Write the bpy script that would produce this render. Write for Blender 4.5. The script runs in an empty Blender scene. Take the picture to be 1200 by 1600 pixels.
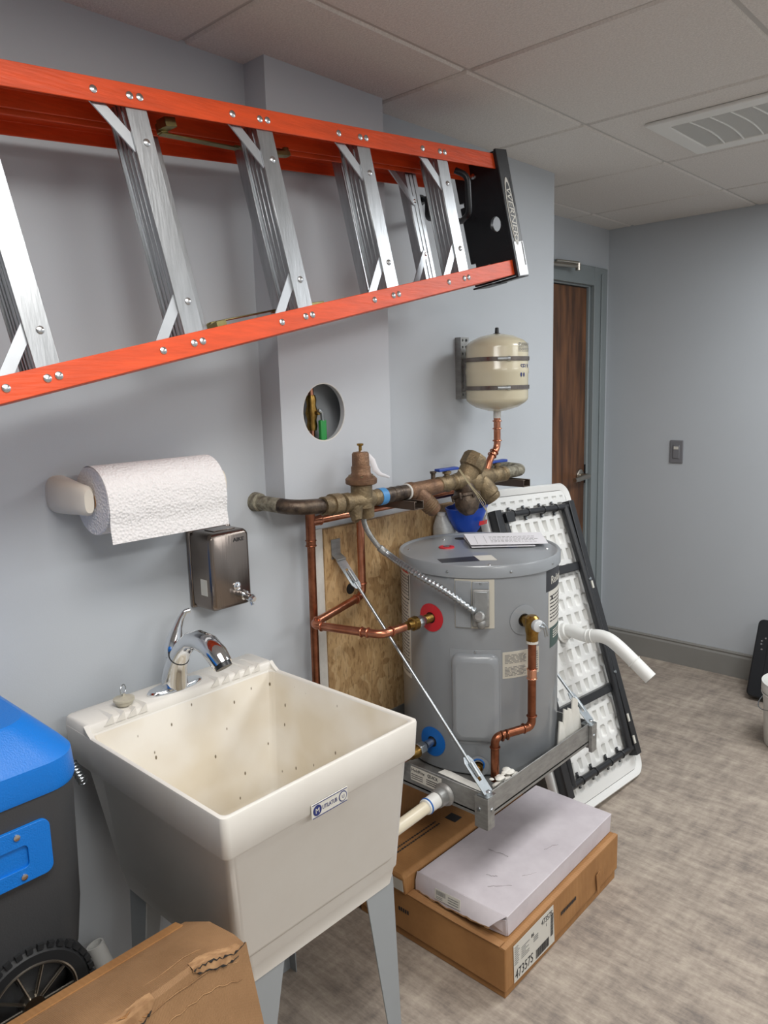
import bpy, bmesh, math, random
from mathutils import Vector, Matrix
random.seed(7)
V = Vector; PI = math.pi; C = bpy.context.scene.collection
scene = bpy.context.scene

# ---------------------------------------------------------------- camera
CAM = V((1.6107, 0.0, 1.5384)); F = 1193.0; YAW, PIT, ROL = -0.751, -0.1649, -0.0275
fw = V((math.sin(YAW)*math.cos(PIT), math.cos(YAW)*math.cos(PIT), math.sin(PIT)))
rt = fw.cross(V((0, 0, 1))).normalized(); up = rt.cross(fw)
r2 = rt*math.cos(ROL) + up*math.sin(ROL); u2 = -rt*math.sin(ROL) + up*math.cos(ROL)
cd = bpy.data.cameras.new('camera'); cam = bpy.data.objects.new('camera', cd); C.objects.link(cam)
M = Matrix((r2, u2, -fw)).transposed().to_4x4(); M.translation = CAM; cam.matrix_world = M
cd.sensor_fit = 'VERTICAL'; cd.sensor_height = 32; cd.lens = 32*F/1600; cd.clip_start = 0.02
scene.camera = cam

# ---------------------------------------------------------------- light
CEIL = 2.327
w = bpy.data.worlds.new('world'); scene.world = w; w.use_nodes = True
w.node_tree.nodes['Background'].inputs[0].default_value = (0.8, 0.85, 0.9, 1)
w.node_tree.nodes['Background'].inputs[1].default_value = 0.0
def troffer(x, y, sx, sy, power, col):
    l = bpy.data.lights.new('ceiling_light', 'AREA'); l.shape = 'RECTANGLE'; l.size = sx; l.size_y = sy
    l.energy = power; l.color = col
    o = bpy.data.objects.new('ceiling_light', l); o.location = (x, y, CEIL-0.004); C.objects.link(o)
LIGHTS = [(1.269, .483, 13, (1.0, .98, .94)), (1.269, 2.925, 15, (.95, .98, 1.0)), (3.10, .483, 21, (1.0, .985, .955)), (3.10, 2.925, 15, (.965, .985, 1.0))]  # right-hand pair: unseen fill lights, added to lower the shadow contrast
for x_, y_, p_, c_ in LIGHTS: troffer(x_, y_, 0.54, 1.15, p_, c_)
scene.view_settings.view_transform = 'Standard'; scene.view_settings.look = 'None'
scene.view_settings.gamma = 1; scene.view_settings.use_curve_mapping = False
scene.view_settings.exposure = 0.78

# ---------------------------------------------------------------- materials
def srgb(r, g, b):
    f = lambda c: (c/255/12.92) if c <= 10 else ((c/255+0.055)/1.055)**2.4
    return (f(r), f(g), f(b), 1)
def mat(name, col, rough=0.5, metal=0.0, var=0.0, vscale=8.0, vstretch=(1, 1, 1), bump=0.0, bscale=60.0, bstretch=(1, 1, 1), col2=None, spec=0.5, coat=0.0):
    m = bpy.data.materials.new(name); m.use_nodes = True
    nt = m.node_tree; N = nt.nodes; L = nt.links; b = N['Principled BSDF']
    c = srgb(*col); b.inputs['Base Color'].default_value = c; b.inputs['Roughness'].default_value = rough
    b.inputs['Metallic'].default_value = metal; b.inputs['Specular IOR Level'].default_value = spec
    if coat: b.inputs['Coat Weight'].default_value = coat; b.inputs['Coat Roughness'].default_value = 0.1
    tc = N.new('ShaderNodeTexCoord')
    if var or col2:
        mp = N.new('ShaderNodeMapping'); mp.inputs['Scale'].default_value = vstretch
        no = N.new('ShaderNodeTexNoise'); no.inputs['Scale'].default_value = vscale; no.inputs['Detail'].default_value = 6; no.inputs['Roughness'].default_value = 0.6
        rp = N.new('ShaderNodeValToRGB'); rp.color_ramp.elements[0].position = 0.36; rp.color_ramp.elements[1].position = 0.66
        c2 = srgb(*col2) if col2 else tuple([x*(1-var) for x in c[:3]]+[1])
        rp.color_ramp.elements[0].color = c2; rp.color_ramp.elements[1].color = c
        L.new(tc.outputs['Object'], mp.inputs[0]); L.new(mp.outputs[0], no.inputs[0]); L.new(no.outputs['Fac'], rp.inputs[0]); L.new(rp.outputs[0], b.inputs['Base Color'])
    if bump:
        mp = N.new('ShaderNodeMapping'); mp.inputs['Scale'].default_value = bstretch
        no = N.new('ShaderNodeTexNoise'); no.inputs['Scale'].default_value = bscale; no.inputs['Detail'].default_value = 4
        bp = N.new('ShaderNodeBump'); bp.inputs['Strength'].default_value = bump; bp.inputs['Distance'].default_value = 0.003
        L.new(tc.outputs['Object'], mp.inputs[0]); L.new(mp.outputs[0], no.inputs[0]); L.new(no.outputs['Fac'], bp.inputs['Height']); L.new(bp.outputs[0], b.inputs['Normal'])
    return m
W = {}
W['wall'] = mat('wall_paint', (186, 191, 196), 0.38, var=0.03, vscale=2, bump=0.05, bscale=300, spec=0.4)
W['wallb'] = mat('wall_panel_paint', (190, 194, 199), 0.42, var=0.03, vscale=2, bump=0.05, bscale=300)
W['tile'] = mat('ceiling_tile_fibre', (224, 220, 215), 0.9, var=0.16, vscale=190, bump=0.5, bscale=260)
W['grid'] = mat('grid_white', (186, 184, 180), 0.5)
W['base'] = mat('baseboard_grey', (138, 137, 133), 0.55, var=0.05)
W['frame'] = mat('door_frame_grey', (132, 140, 142), 0.4)
W['orange'] = mat('orange_fibreglass', (226, 80, 30), 0.46, var=0.22, vscale=60, vstretch=(1, 0.15, 1), bump=0.25, bscale=180, bstretch=(1, .1, 1))
W['alu'] = mat('mill_aluminium', (182, 185, 188), 0.38, 1.0, var=0.18, vscale=30, vstretch=(3, 3, .15), bump=0.12, bscale=120, bstretch=(2, 2, .05))
W['alub'] = mat('aluminium_brace', (200, 204, 208), 0.42, 0.9, var=0.1)
W['rivet'] = mat('rivet_steel', (205, 205, 205), 0.25, 1.0)
W['yzinc'] = mat('yellow_zinc', (150, 140, 95), 0.35, 1.0, var=0.3, vscale=20)
W['zinc'] = mat('zinc_steel', (190, 196, 200), 0.35, 1.0, var=0.15, vscale=40)
W['galv'] = mat('galvanised_steel', (164, 164, 162), 0.45, 0.6, var=0.25, vscale=25, vstretch=(1, 1, 3), bump=0.05)
W['black'] = mat('black_plastic', (26, 28, 32), 0.38, bump=0.1, bscale=150)
W['blacksteel'] = mat('black_powder_coat', (38, 39, 42), 0.35, var=0.15)
W['cast'] = mat('sticker_clear', (200, 203, 205), 0.25)
W['chrome'] = mat('chrome', (225, 227, 230), 0.06, 1.0)
W['stainless'] = mat('brushed_stainless', (135, 125, 118), 0.24, 1.0, bump=0.15, bscale=150, bstretch=(1, 1, .04))
W['sink'] = mat('sink_plastic', (228, 225, 218), 0.36, col2=(223, 219, 211), vscale=6)
W['paper'] = mat('paper_towel', (240, 239, 238), 0.95, bump=0.0)
W['sheet'] = mat('paper_sheet', (225, 224, 228), 0.8)
W['cream'] = mat('cream_plastic', (222, 215, 202), 0.35)
W['copper'] = mat('copper', (208, 146, 118), 0.3, 1.0, col2=(182, 116, 88), vscale=22, vstretch=(1, 1, 1))
W['copperd'] = mat('copper_aged', (172, 112, 84), 0.34, 1.0, col2=(128, 78, 56), vscale=18)
W['copperb'] = mat('copper_bright', (232, 172, 142), 0.2, 1.0)
W['brass'] = mat('brass', (176, 142, 78), 0.3, 1.0, col2=(130, 96, 48), vscale=40)
W['bronze'] = mat('cast_bronze', (146, 128, 98), 0.5, 0.6, col2=(104, 90, 68), vscale=26, bump=0.6, bscale=200)
W['bronzer'] = mat('reddish_bronze', (142, 110, 84), 0.5, 0.6, col2=(108, 82, 64), vscale=26, bump=0.6, bscale=200)
W['oldpipe'] = mat('tarnished_pipe', (112, 98, 84), 0.45, 0.75, col2=(62, 54, 50), vscale=30, bump=0.4, bscale=160)
W['patina'] = mat('patina_pipe', (158, 154, 136), 0.6, 0.35, col2=(98, 90, 76), vscale=60, bump=0.6, bscale=160)
W['tape'] = mat('blue_tape', (72, 136, 190), 0.5)
W['white'] = mat('white_plastic', (228, 228, 224), 0.4)
W['teflon'] = mat('white_tape', (214, 212, 206), 0.6)
W['strutbr'] = mat('strut_brown', (112, 100, 90), 0.45, 0.8)
W['tank'] = mat('tank_enamel', (206, 198, 172), 0.24, col2=(202, 193, 166), vscale=3, coat=0.4)
W['heater'] = mat('heater_enamel', (142, 146, 150), 0.3, col2=(137, 141, 145), vscale=5, coat=0.35, bump=0.04, bscale=30)
W['red'] = mat('red_plastic', (190, 34, 44), 0.4)
W['blue'] = mat('blue_plastic', (20, 98, 178), 0.4)
W['lid'] = mat('cooler_lid_blue', (0, 112, 202), 0.42, bump=0.25, bscale=400)
W['bluecone'] = mat('funnel_blue', (16, 70, 176), 0.38)
W['char'] = mat('cooler_charcoal', (58, 59, 61), 0.55, bump=0.12, bscale=300)
W['tyre'] = mat('tyre_rubber', (32, 33, 35), 0.6)
W['osb'] = None
W['label'] = mat('white_label', (206, 203, 194), 0.5)
W['label2'] = mat('aged_label', (190, 185, 172), 0.55)
W['ink'] = mat('black_ink', (40, 40, 42), 0.6)
W['inkg'] = mat('grey_print', (125, 124, 122), 0.7)
W['inkb'] = mat('blue_ink', (32, 44, 104), 0.5)
W['green'] = mat('green_sleeve', (40, 140, 66), 0.45)
W['dkgreen'] = mat('green_label', (64, 84, 80), 0.5)
W['pvc'] = mat('pvc_ivory', (222, 212, 188), 0.32)
W['tabletop'] = mat('table_white_plastic', (226, 226, 223), 0.42)
W['whbox'] = mat('white_carton', (206, 199, 203), 0.6, col2=(192, 184, 189), vscale=9)
W['bluehandle'] = mat('valve_handle_blue', (36, 66, 150), 0.4)
W['string'] = mat('tan_string', (176, 164, 132), 0.8)
W['dark'] = mat('dark_cavity', (30, 27, 24), 0.8)
W['stop'] = mat('rubber_stopper', (196, 190, 172), 0.5, var=0.15, vscale=60)
W['switch'] = mat('grey_switch_plate', (118, 118, 122), 0.4)
W['drywall'] = mat('drywall_edge', (214, 212, 206), 0.8, var=.08, vscale=60)
W['leggrey'] = mat('sink_leg_grey', (150, 155, 158), 0.45)
W['cwhite'] = mat('insulation_white', (220, 218, 210), 0.7, var=.08, vscale=40)
W['blacklbl'] = mat('black_label', (46, 47, 52), 0.35)
W['torn'] = mat('torn_card', (176, 138, 98), 0.85, col2=(138, 102, 68), vscale=40, vstretch=(3, 1, .4))
W['clear'] = mat('cloudy_plastic', (196, 198, 196), 0.3, var=.2, vscale=60)
W['scuff'] = mat('scuff_grey', (158, 150, 152), 0.8)
W['diffuser'] = mat('lamp_diffuser', (240, 240, 238), 0.5); W['diffuser'].node_tree.nodes['Principled BSDF'].inputs['Emission Color'].default_value = (1, 1, 1, 1); W['diffuser'].node_tree.nodes['Principled BSDF'].inputs['Emission Strength'].default_value = 1.2
W['nickel'] = mat('satin_nickel', (180, 174, 164), 0.28, 1.0)

def wood():
    m = mat('door_wood', (126, 84, 54), 0.42, col2=(72, 47, 32), vscale=6, vstretch=(3, 4, .45)); return m
W['wood'] = wood()
def cardboard(name, c1, c2, axis=1, freq=230):
    m = mat(name, c1, 0.75, col2=c2, vscale=9); nt = m.node_tree; N = nt.nodes; L = nt.links; b = N['Principled BSDF']
    tc = N.new('ShaderNodeTexCoord'); wv = N.new('ShaderNodeTexWave'); wv.bands_direction = 'XYZ'[axis]; wv.inputs['Scale'].default_value = freq/6.28; wv.inputs['Distortion'].default_value = .4
    bp = N.new('ShaderNodeBump'); bp.inputs['Strength'].default_value = 0.35; bp.inputs['Distance'].default_value = 0.0012
    L.new(tc.outputs['Object'], wv.inputs[0]); L.new(wv.outputs['Fac'], bp.inputs['Height']); L.new(bp.outputs[0], b.inputs['Normal'])
    return m
W['card'] = cardboard('cardboard', (176, 132, 88), (160, 116, 74))
W['cardb'] = cardboard('cardboard_dark', (166, 120, 72), (148, 104, 60))
W['cardc'] = cardboard('cardboard_foreground', (150, 114, 78), (134, 100, 66), 1, 900)
def osb():
    m = bpy.data.materials.new('oriented_strand_board'); m.use_nodes = True; nt = m.node_tree; N = nt.nodes; L = nt.links; b = N['Principled BSDF']
    tc = N.new('ShaderNodeTexCoord'); mp = N.new('ShaderNodeMapping'); mp.inputs['Scale'].default_value = (1, 1, .42)
    dn = N.new('ShaderNodeTexNoise'); dn.inputs['Scale'].default_value = 9
    mx = N.new('ShaderNodeMixRGB'); mx.inputs[0].default_value = .09
    vo = N.new('ShaderNodeTexVoronoi'); vo.inputs['Scale'].default_value = 62
    no = N.new('ShaderNodeTexNoise'); no.inputs['Scale'].default_value = 90; no.inputs['Detail'].default_value = 5
    mp2 = N.new('ShaderNodeMapping'); mp2.inputs['Scale'].default_value = (1, 1.6, .5)
    rp = N.new('ShaderNodeValToRGB'); cr = rp.color_ramp
    cr.elements[0].position = .1; cr.elements[0].color = srgb(172, 138, 96); cr.elements[1].position = .9; cr.elements[1].color = srgb(210, 180, 136)
    e = cr.elements.new(.5); e.color = srgb(194, 160, 114)
    r2_ = N.new('ShaderNodeValToRGB'); r2_.color_ramp.elements[0].position = .3; r2_.color_ramp.elements[0].color = (.42, .34, .26, 1); r2_.color_ramp.elements[1].position = .48; r2_.color_ramp.elements[1].color = (1, 1, 1, 1)
    mm = N.new('ShaderNodeMixRGB'); mm.blend_type = 'MULTIPLY'; mm.inputs[0].default_value = .75
    L.new(tc.outputs['Object'], mp.inputs[0]); L.new(tc.outputs['Object'], mp2.inputs[0]); L.new(tc.outputs['Object'], dn.inputs[0])
    L.new(mp.outputs[0], mx.inputs[1]); L.new(dn.outputs['Color'], mx.inputs[2]); L.new(mx.outputs[0], vo.inputs[0]); L.new(mp2.outputs[0], no.inputs[0])
    L.new(vo.outputs['Color'], rp.inputs[0]); L.new(rp.outputs[0], mm.inputs[1]); L.new(no.outputs['Fac'], r2_.inputs[0]); L.new(r2_.outputs[0], mm.inputs[2])
    L.new(mm.outputs[0], b.inputs['Base Color']); b.inputs['Roughness'].default_value = .6
    return m
W['osb'] = osb()
def carpet():
    m = bpy.data.materials.new('woven_vinyl_floor'); m.use_nodes = True; nt = m.node_tree; N = nt.nodes; L = nt.links; b = N['Principled BSDF']
    tc = N.new('ShaderNodeTexCoord')
    def nz(sx, sy, sc, det=4):
        mp = N.new('ShaderNodeMapping'); mp.inputs['Scale'].default_value = (sx, sy, 1)
        n = N.new('ShaderNodeTexNoise'); n.inputs['Scale'].default_value = sc; n.inputs['Detail'].default_value = det; n.inputs['Roughness'].default_value = .62
        L.new(tc.outputs['Object'], mp.inputs[0]); L.new(mp.outputs[0], n.inputs[0]); return n.outputs['Fac']
    a = nz(1, 5.5, 8); c = nz(4, 1, 8); d = nz(1, 1.6, 5, 4); e = nz(1, 2.5, 70, 2)
    def mth(op, x, y):
        k = N.new('ShaderNodeMath'); k.operation = op
        for i, q in enumerate((x, y)):
            if isinstance(q, float): k.inputs[i].default_value = q
            else: L.new(q, k.inputs[i])
        return k.outputs[0]
    s = mth('ADD', mth('ADD', mth('MULTIPLY', a, .32), mth('MULTIPLY', c, .26)), mth('ADD', mth('MULTIPLY', d, .30), mth('MULTIPLY', e, .14)))
    rp = N.new('ShaderNodeValToRGB'); cr = rp.color_ramp
    cr.elements[0].position = .39; cr.elements[0].color = srgb(120, 111, 104); cr.elements[1].position = .61; cr.elements[1].color = srgb(178, 166, 152)
    k = cr.elements.new(.5); k.color = srgb(153, 141, 129)
    L.new(s, rp.inputs[0]); L.new(rp.outputs[0], b.inputs['Base Color']); b.inputs['Roughness'].default_value = .75
    bp = N.new('ShaderNodeBump'); bp.inputs['Strength'].default_value = .25; bp.inputs['Distance'].default_value = .002; L.new(s, bp.inputs['Height']); L.new(bp.outputs[0], b.inputs['Normal'])
    return m
W['carpet'] = carpet()
def towelmat():
    m = mat('embossed_towel', (228, 226, 226), 0.95); nt = m.node_tree; N = nt.nodes; L = nt.links; b = N['Principled BSDF']
    tc = N.new('ShaderNodeTexCoord'); vo = N.new('ShaderNodeTexVoronoi'); vo.inputs['Scale'].default_value = 170
    v2 = N.new('ShaderNodeTexVoronoi'); v2.inputs['Scale'].default_value = 26; v2.feature = 'DISTANCE_TO_EDGE'
    ad = N.new('ShaderNodeMath'); ad.operation = 'MULTIPLY'
    bp = N.new('ShaderNodeBump'); bp.inputs['Strength'].default_value = .7; bp.inputs['Distance'].default_value = .003
    L.new(tc.outputs['Object'], vo.inputs[0]); L.new(tc.outputs['Object'], v2.inputs[0]); L.new(vo.outputs['Distance'], ad.inputs[0]); L.new(v2.outputs['Distance'], ad.inputs[1])
    s = N.new('ShaderNodeMath'); s.operation = 'ADD'; L.new(ad.outputs[0], s.inputs[0]); L.new(vo.outputs['Distance'], s.inputs[1]); s.use_clamp = True
    L.new(s.outputs[0], bp.inputs['Height']); L.new(bp.outputs[0], b.inputs['Normal'])
    return m
W['towel'] = towelmat()
def sinkin():
    N = W['sink'].node_tree.nodes; L = W['sink'].node_tree.links; b = N['Principled BSDF']
    tc = N.new('ShaderNodeTexCoord'); mp = N.new('ShaderNodeMapping'); mp.inputs['Scale'].default_value = (1, 1, .5)
    vo = N.new('ShaderNodeTexVoronoi'); vo.inputs['Scale'].default_value = 42
    rp = N.new('ShaderNodeValToRGB'); rp.color_ramp.elements[0].position = .075; rp.color_ramp.elements[0].color = (.2, .16, .1, 1); rp.color_ramp.elements[1].position = .12; rp.color_ramp.elements[1].color = (1, 1, 1, 1)
    sp = N.new('ShaderNodeSeparateXYZ'); L.new(tc.outputs['Object'], sp.inputs[0])
    # flecks of dirt only inside the bowl (Object y and x limits)
    old = b.inputs['Base Color'].links[0].from_socket
    def gt(o, v, op='GREATER_THAN'):
        k = N.new('ShaderNodeMath'); k.operation = op; L.new(o, k.inputs[0]); k.inputs[1].default_value = v; return k.outputs[0]
    def mul(a, c):
        k = N.new('ShaderNodeMath'); k.operation = 'MULTIPLY'; L.new(a, k.inputs[0]); L.new(c, k.inputs[1]); return k.outputs[0]
    sb_ = N.new('ShaderNodeVectorMath'); sb_.operation = 'SUBTRACT'; L.new(tc.outputs['Object'], sb_.inputs[0]); sb_.inputs[1].default_value = (.345, 0, .9)
    dt_ = N.new('ShaderNodeVectorMath'); dt_.operation = 'DOT_PRODUCT'; L.new(sb_.outputs[0], dt_.inputs[0]); L.new(tc.outputs['Normal'], dt_.inputs[1])
    inside = mul(gt(dt_.outputs['Value'], -.10, 'LESS_THAN'), gt(sp.outputs['Z'], .840, 'LESS_THAN'))
    mx = N.new('ShaderNodeMixRGB'); mx.blend_type = 'MULTIPLY'
    L.new(inside, mx.inputs[0]); L.new(old, mx.inputs[1])
    L.new(tc.outputs['Object'], mp.inputs[0]); L.new(mp.outputs[0], vo.inputs[0]); L.new(vo.outputs['Distance'], rp.inputs[0])
    st = N.new('ShaderNodeTexNoise'); st.inputs['Scale'].default_value = 7; r3 = N.new('ShaderNodeValToRGB')
    r3.color_ramp.elements[0].position = .35; r3.color_ramp.elements[0].color = (.90, .84, .73, 1); r3.color_ramp.elements[1].position = .62; r3.color_ramp.elements[1].color = (1, .98, .94, 1)
    m2 = N.new('ShaderNodeMixRGB'); m2.blend_type = 'MULTIPLY'; m2.inputs[0].default_value = 1
    L.new(tc.outputs['Object'], st.inputs[0]); L.new(st.outputs['Fac'], r3.inputs[0]); L.new(rp.outputs[0], m2.inputs[1]); L.new(r3.outputs[0], m2.inputs[2])
    L.new(m2.outputs[0], mx.inputs[2]); L.new(mx.outputs[0], b.inputs['Base Color'])
sinkin()

# ---------------------------------------------------------------- mesh builder
class MB:
    def __init__(s, xf=None): s.v = []; s.f = []; s.xf = xf
    def add(s, vs, fs):
        o = len(s.v)
        s.v += [(s.xf @ V(p)) if s.xf else V(p) for p in vs]
        s.f += [tuple(i+o for i in f) for f in fs]; return s
    def box(s, x0, x1, y0, y1, z0, z1):
        vs = [(x, y, z) for x in (x0, x1) for y in (y0, y1) for z in (z0, z1)]
        return s.add(vs, [(0, 1, 3, 2), (4, 6, 7, 5), (0, 4, 5, 1), (2, 3, 7, 6), (0, 2, 6, 4), (1, 5, 7, 3)])
    def hull(s, a, b):       # two equal polygons a, b joined by sides
        n = len(a); return s.add(list(a)+list(b), [tuple(range(n))[::-1], tuple(range(n, 2*n))]+[(i, (i+1) % n, n+(i+1) % n, n+i) for i in range(n)])
    def prism(s, poly, vec): v = V(vec); return s.hull([V(p) for p in poly], [V(p)+v for p in poly])
    def loft(s, rings, cap0=True, cap1=True, close=False):
        n = len(rings[0]); vs = [p for r in rings for p in r]; fs = []
        m = len(rings)
        for k in range(m if close else m-1):
            k2 = (k+1) % m
            for i in range(n): fs.append((k*n+i, k*n+(i+1) % n, k2*n+(i+1) % n, k2*n+i))
        if not close:
            if cap0: fs.append(tuple(range(n))[::-1])
            if cap1: fs.append(tuple(range((m-1)*n, m*n)))
        return s.add(vs, fs)
    def tube(s, path, r, n=16, cap=True, ref=None, flat=1.0):
        P = [V(p) for p in path]; R = r if isinstance(r, (list, tuple)) else [r]*len(P); rings = []
        T = [(P[min(i+1, len(P)-1)]-P[max(i-1, 0)]).normalized() for i in range(len(P))]
        u = V(ref) if ref else (V((0, 0, 1)) if abs(T[0].z) < .9 else V((1, 0, 0)))
        for i, p in enumerate(P):
            u = (u-T[i]*u.dot(T[i])).normalized(); w_ = T[i].cross(u)
            rings.append([p+(u*math.cos(a)+w_*math.sin(a)*flat)*R[i] for a in [2*PI*k/n for k in range(n)]])
        return s.loft(rings, cap, cap)
    def lathe(s, prof, o=(0, 0, 0), ax=(0, 0, 1), n=32):   # prof: (radius, height)
        ax = V(ax).normalized(); u = ax.orthogonal().normalized(); w_ = ax.cross(u); o = V(o)
        return s.loft([[o+ax*h+(u*math.cos(a)+w_*math.sin(a))*max(r, 1e-5) for a in [2*PI*k/n for k in range(n)]] for r, h in prof])
    def cyl(s, a, b, r, n=20): a = V(a); b = V(b); return s.lathe([(r, 0), (r, (b-a).length)], a, b-a, n)
    def ball(s, c, r, n=16, sc=(1, 1, 1)):
        k = [[V(c)+V((r*math.sin(t)*math.cos(a)*sc[0], r*math.sin(t)*math.sin(a)*sc[1], -r*math.cos(t)*sc[2])) for a in [2*PI*j/n for j in range(n)]] for t in [PI*(i+.02)/(n//2+.04) for i in range(n//2+1)]]
        return s.loft(k)
    def torus(s, c, ax, R, r, n=32, m=10, a0=0, a1=2*PI):
        ax = V(ax).normalized(); u = ax.orthogonal().normalized(); w_ = ax.cross(u); full = abs(a1-a0-2*PI) < 1e-6
        st = [a0+(a1-a0)*i/n for i in range(n if full else n+1)]
        rings = []
        for a in st:
            d = u*math.cos(a)+w_*math.sin(a)
            rings.append([V(c)+d*(R+r*math.cos(b))+ax*r*math.sin(b) for b in [2*PI*k/m for k in range(m)]])
        return s.loft(rings, close=full)
    def build(s, name, m, parent=None, bevel=0, seg=2, label=None, loc=None, sub=0, ang=38):
        L = V(parent['_o']) if parent and '_o' in parent.keys() else (V(loc) if loc else V((0, 0, 0)))
        me = bpy.data.meshes.new(name); me.from_pydata([tuple(p-L) for p in s.v], [], s.f); me.update()
        bm = bmesh.new(); bm.from_mesh(me); bmesh.ops.recalc_face_normals(bm, faces=bm.faces); bm.to_mesh(me); bm.free()
        me.shade_smooth() if hasattr(me, 'shade_smooth') else None
        me.set_sharp_from_angle(angle=math.radians(ang))
        me.materials.append(W[m] if isinstance(m, str) else m)
        o = bpy.data.objects.new(name, me); C.objects.link(o); o['_o'] = tuple(L)
        if parent: o.parent = parent
        else: o.location = L
        if bevel:
            b = o.modifiers.new('bevel', 'BEVEL'); b.width = bevel; b.segments = seg; b.limit_method = 'ANGLE'; b.angle_limit = math.radians(30)
        if label: o['label'] = label
        return o
def thing(name, label, cat, loc, group=None):
    o = bpy.data.objects.new(name, None); o.empty_display_size = .05; C.objects.link(o); o.location = loc; o['_o'] = tuple(loc)
    o['label'] = label; o['category'] = cat
    if group: o['group'] = group
    return o
def tag(o, label, cat, group=None):
    o['label'] = label; o['category'] = cat
    if group: o['group'] = group
    return o
def struct(o): o['kind'] = 'structure'; return o
def curve_mesh(cu):
    t = bpy.data.objects.new('tmp', cu); C.objects.link(t); dg = bpy.context.evaluated_depsgraph_get(); dg.update()
    me = bpy.data.meshes.new_from_object(t.evaluated_get(dg)); bpy.data.objects.remove(t); return me
def plate(name, outline, holes, thick, xf, m, parent=None, loc=None, bevel=0, label=None, n=28):
    """flat plate with holes; outline in local xy, holes as ((cx,cy),(rx,ry)) or point lists"""
    cu = bpy.data.curves.new('c', 'CURVE'); cu.dimensions = '2D'; cu.fill_mode = 'BOTH'; cu.extrude = thick/2
    for pts in [outline]+[h if len(h) > 2 else [(h[0][0]+h[1][0]*math.cos(2*PI*k/n), h[0][1]+h[1][1]*math.sin(2*PI*k/n)) for k in range(n)] for h in holes]:
        sp = cu.splines.new('POLY'); sp.points.add(len(pts)-1)
        for i, p in enumerate(pts): sp.points[i].co = (p[0], p[1], 0, 1)
        sp.use_cyclic_u = True
    me = curve_mesh(cu); b = MB(xf); b.add([v.co.copy() for v in me.vertices], [tuple(p.vertices) for p in me.polygons])
    o = b.build(name, m, parent, bevel, label=label, loc=loc); bm = bmesh.new(); bm.from_mesh(o.data); bmesh.ops.remove_doubles(bm, verts=bm.verts, dist=1e-5); bmesh.ops.recalc_face_normals(bm, faces=bm.faces); bm.to_mesh(o.data); bm.free(); o.data.set_sharp_from_angle(angle=math.radians(38))
    return o
def frame_xf(o, x, y):
    x = V(x).normalized(); y = V(y); y = (y-x*y.dot(x)).normalized(); z = x.cross(y)
    m = Matrix((x, y, z)).transposed().to_4x4(); m.translation = V(o); return m
def text(name, s, size, o, x, y, m, parent, ext=.0006, fn=None, align='LEFT', stretch=1.0, label=None, shear=0.0):
    cu = bpy.data.curves.new('t', 'FONT'); cu.body = s; cu.size = size; cu.extrude = ext; cu.resolution_u = 3; cu.align_x = align; cu.shear = shear
    me = curve_mesh(cu); pts = [V((v.co.x*stretch, v.co.y, v.co.z)) for v in me.vertices]
    b = MB(None if fn else frame_xf(o, x, y)); b.add([fn(p) for p in pts] if fn else pts, [tuple(p.vertices) for p in me.polygons])
    return b.build(name, m, parent, label=label)
def rrect(x0, x1, y0, y1, r, z, n=5):
    pts = []
    for cx, cy, a0 in ((x1-r, y1-r, 0), (x0+r, y1-r, PI/2), (x0+r, y0+r, PI), (x1-r, y0+r, 1.5*PI)):
        for k in range(n+1):
            a = a0+PI/2*k/n; pts.append(V((cx+r*math.cos(a), cy+r*math.sin(a), z)))
    return pts
def arc(a, c, b, n=8):   # smooth elbow from a round corner c to b (quadratic)
    a, b, c = V(a), V(b), V(c); return [a*(1-t)**2+c*2*t*(1-t)+b*t*t for t in [k/n for k in range(n+1)]]
def elbowed(pts, r):    # polyline with rounded corners
    P = [V(p) for p in pts]; out = [P[0]]
    for i in range(1, len(P)-1):
        a = P[i]+(P[i-1]-P[i]).normalized()*r; b = P[i]+(P[i+1]-P[i]).normalized()*r
        out += arc(a, P[i], b)
    return out+[P[-1]]

# ================================================================ ROOM
YF, YC, XD = 3.966, 2.736, -0.389; XR, YB = 4.05, -1.9
struct(MB().box(-1.2, XR, YB, YF+.1, -.05, 0).build('floor', 'carpet'))
struct(MB().box(-.12, 0, YB, YC, 0, CEIL+.05).box(XD-.1, -.12, YC-.06, YC, 0, CEIL+.05).build('wall_left', 'wall'))
struct(MB().box(XD-.1, XR, YF, YF+.1, 0, CEIL+.05).build('wall_far', 'wall'))
struct(MB().box(XR, XR+.1, YB, YF+.1, 0, CEIL+.05).build('wall_right', 'wall'))
struct(MB().box(-.12, XR+.1, YB-.1, YB, 0, CEIL+.05).build('wall_back', 'wall'))
# alcove wall round the door opening: opening y 2.95..3.80, z 0..2.03
D0, D1, DZ = 2.93, 3.785, 2.03
struct(MB().box(XD-.1, XD, YC, D0, 0, CEIL+.05).box(XD-.1, XD, D1, YF, 0, CEIL+.05).box(XD-.1, XD, D0, D1, DZ, CEIL+.05).build('wall_door', 'wall'))
# chase: pipe box with an access hole, ends just behind the water main
BX = 0.079
chase = struct(plate('wall_chase', [(1.265, 1.225), (1.68, 1.225), (1.68, CEIL+.04), (1.265, CEIL+.04)], [((1.416, 1.470), (.0755, .0775))], .016,
      Matrix(((0, 0, 1, BX-.008), (1, 0, 0, 0), (0, 1, 0, 0), (0, 0, 0, 1))), 'wallb', n=40))
struct(MB().box(0, BX-.016, 1.265, 1.281, 1.225, CEIL+.04).box(0, BX-.016, 1.664, 1.68, 1.225, CEIL+.04).box(0, BX-.016, 1.281, 1.664, 1.225, 1.239).build('chase_side', 'wallb', chase))
MB().torus((BX-.002, 1.416, 1.470), (1, 0, 0), .0775, .0022, 40).build('hole_rim', 'drywall', chase, label='bare rounded edge of the round access hole')
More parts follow.
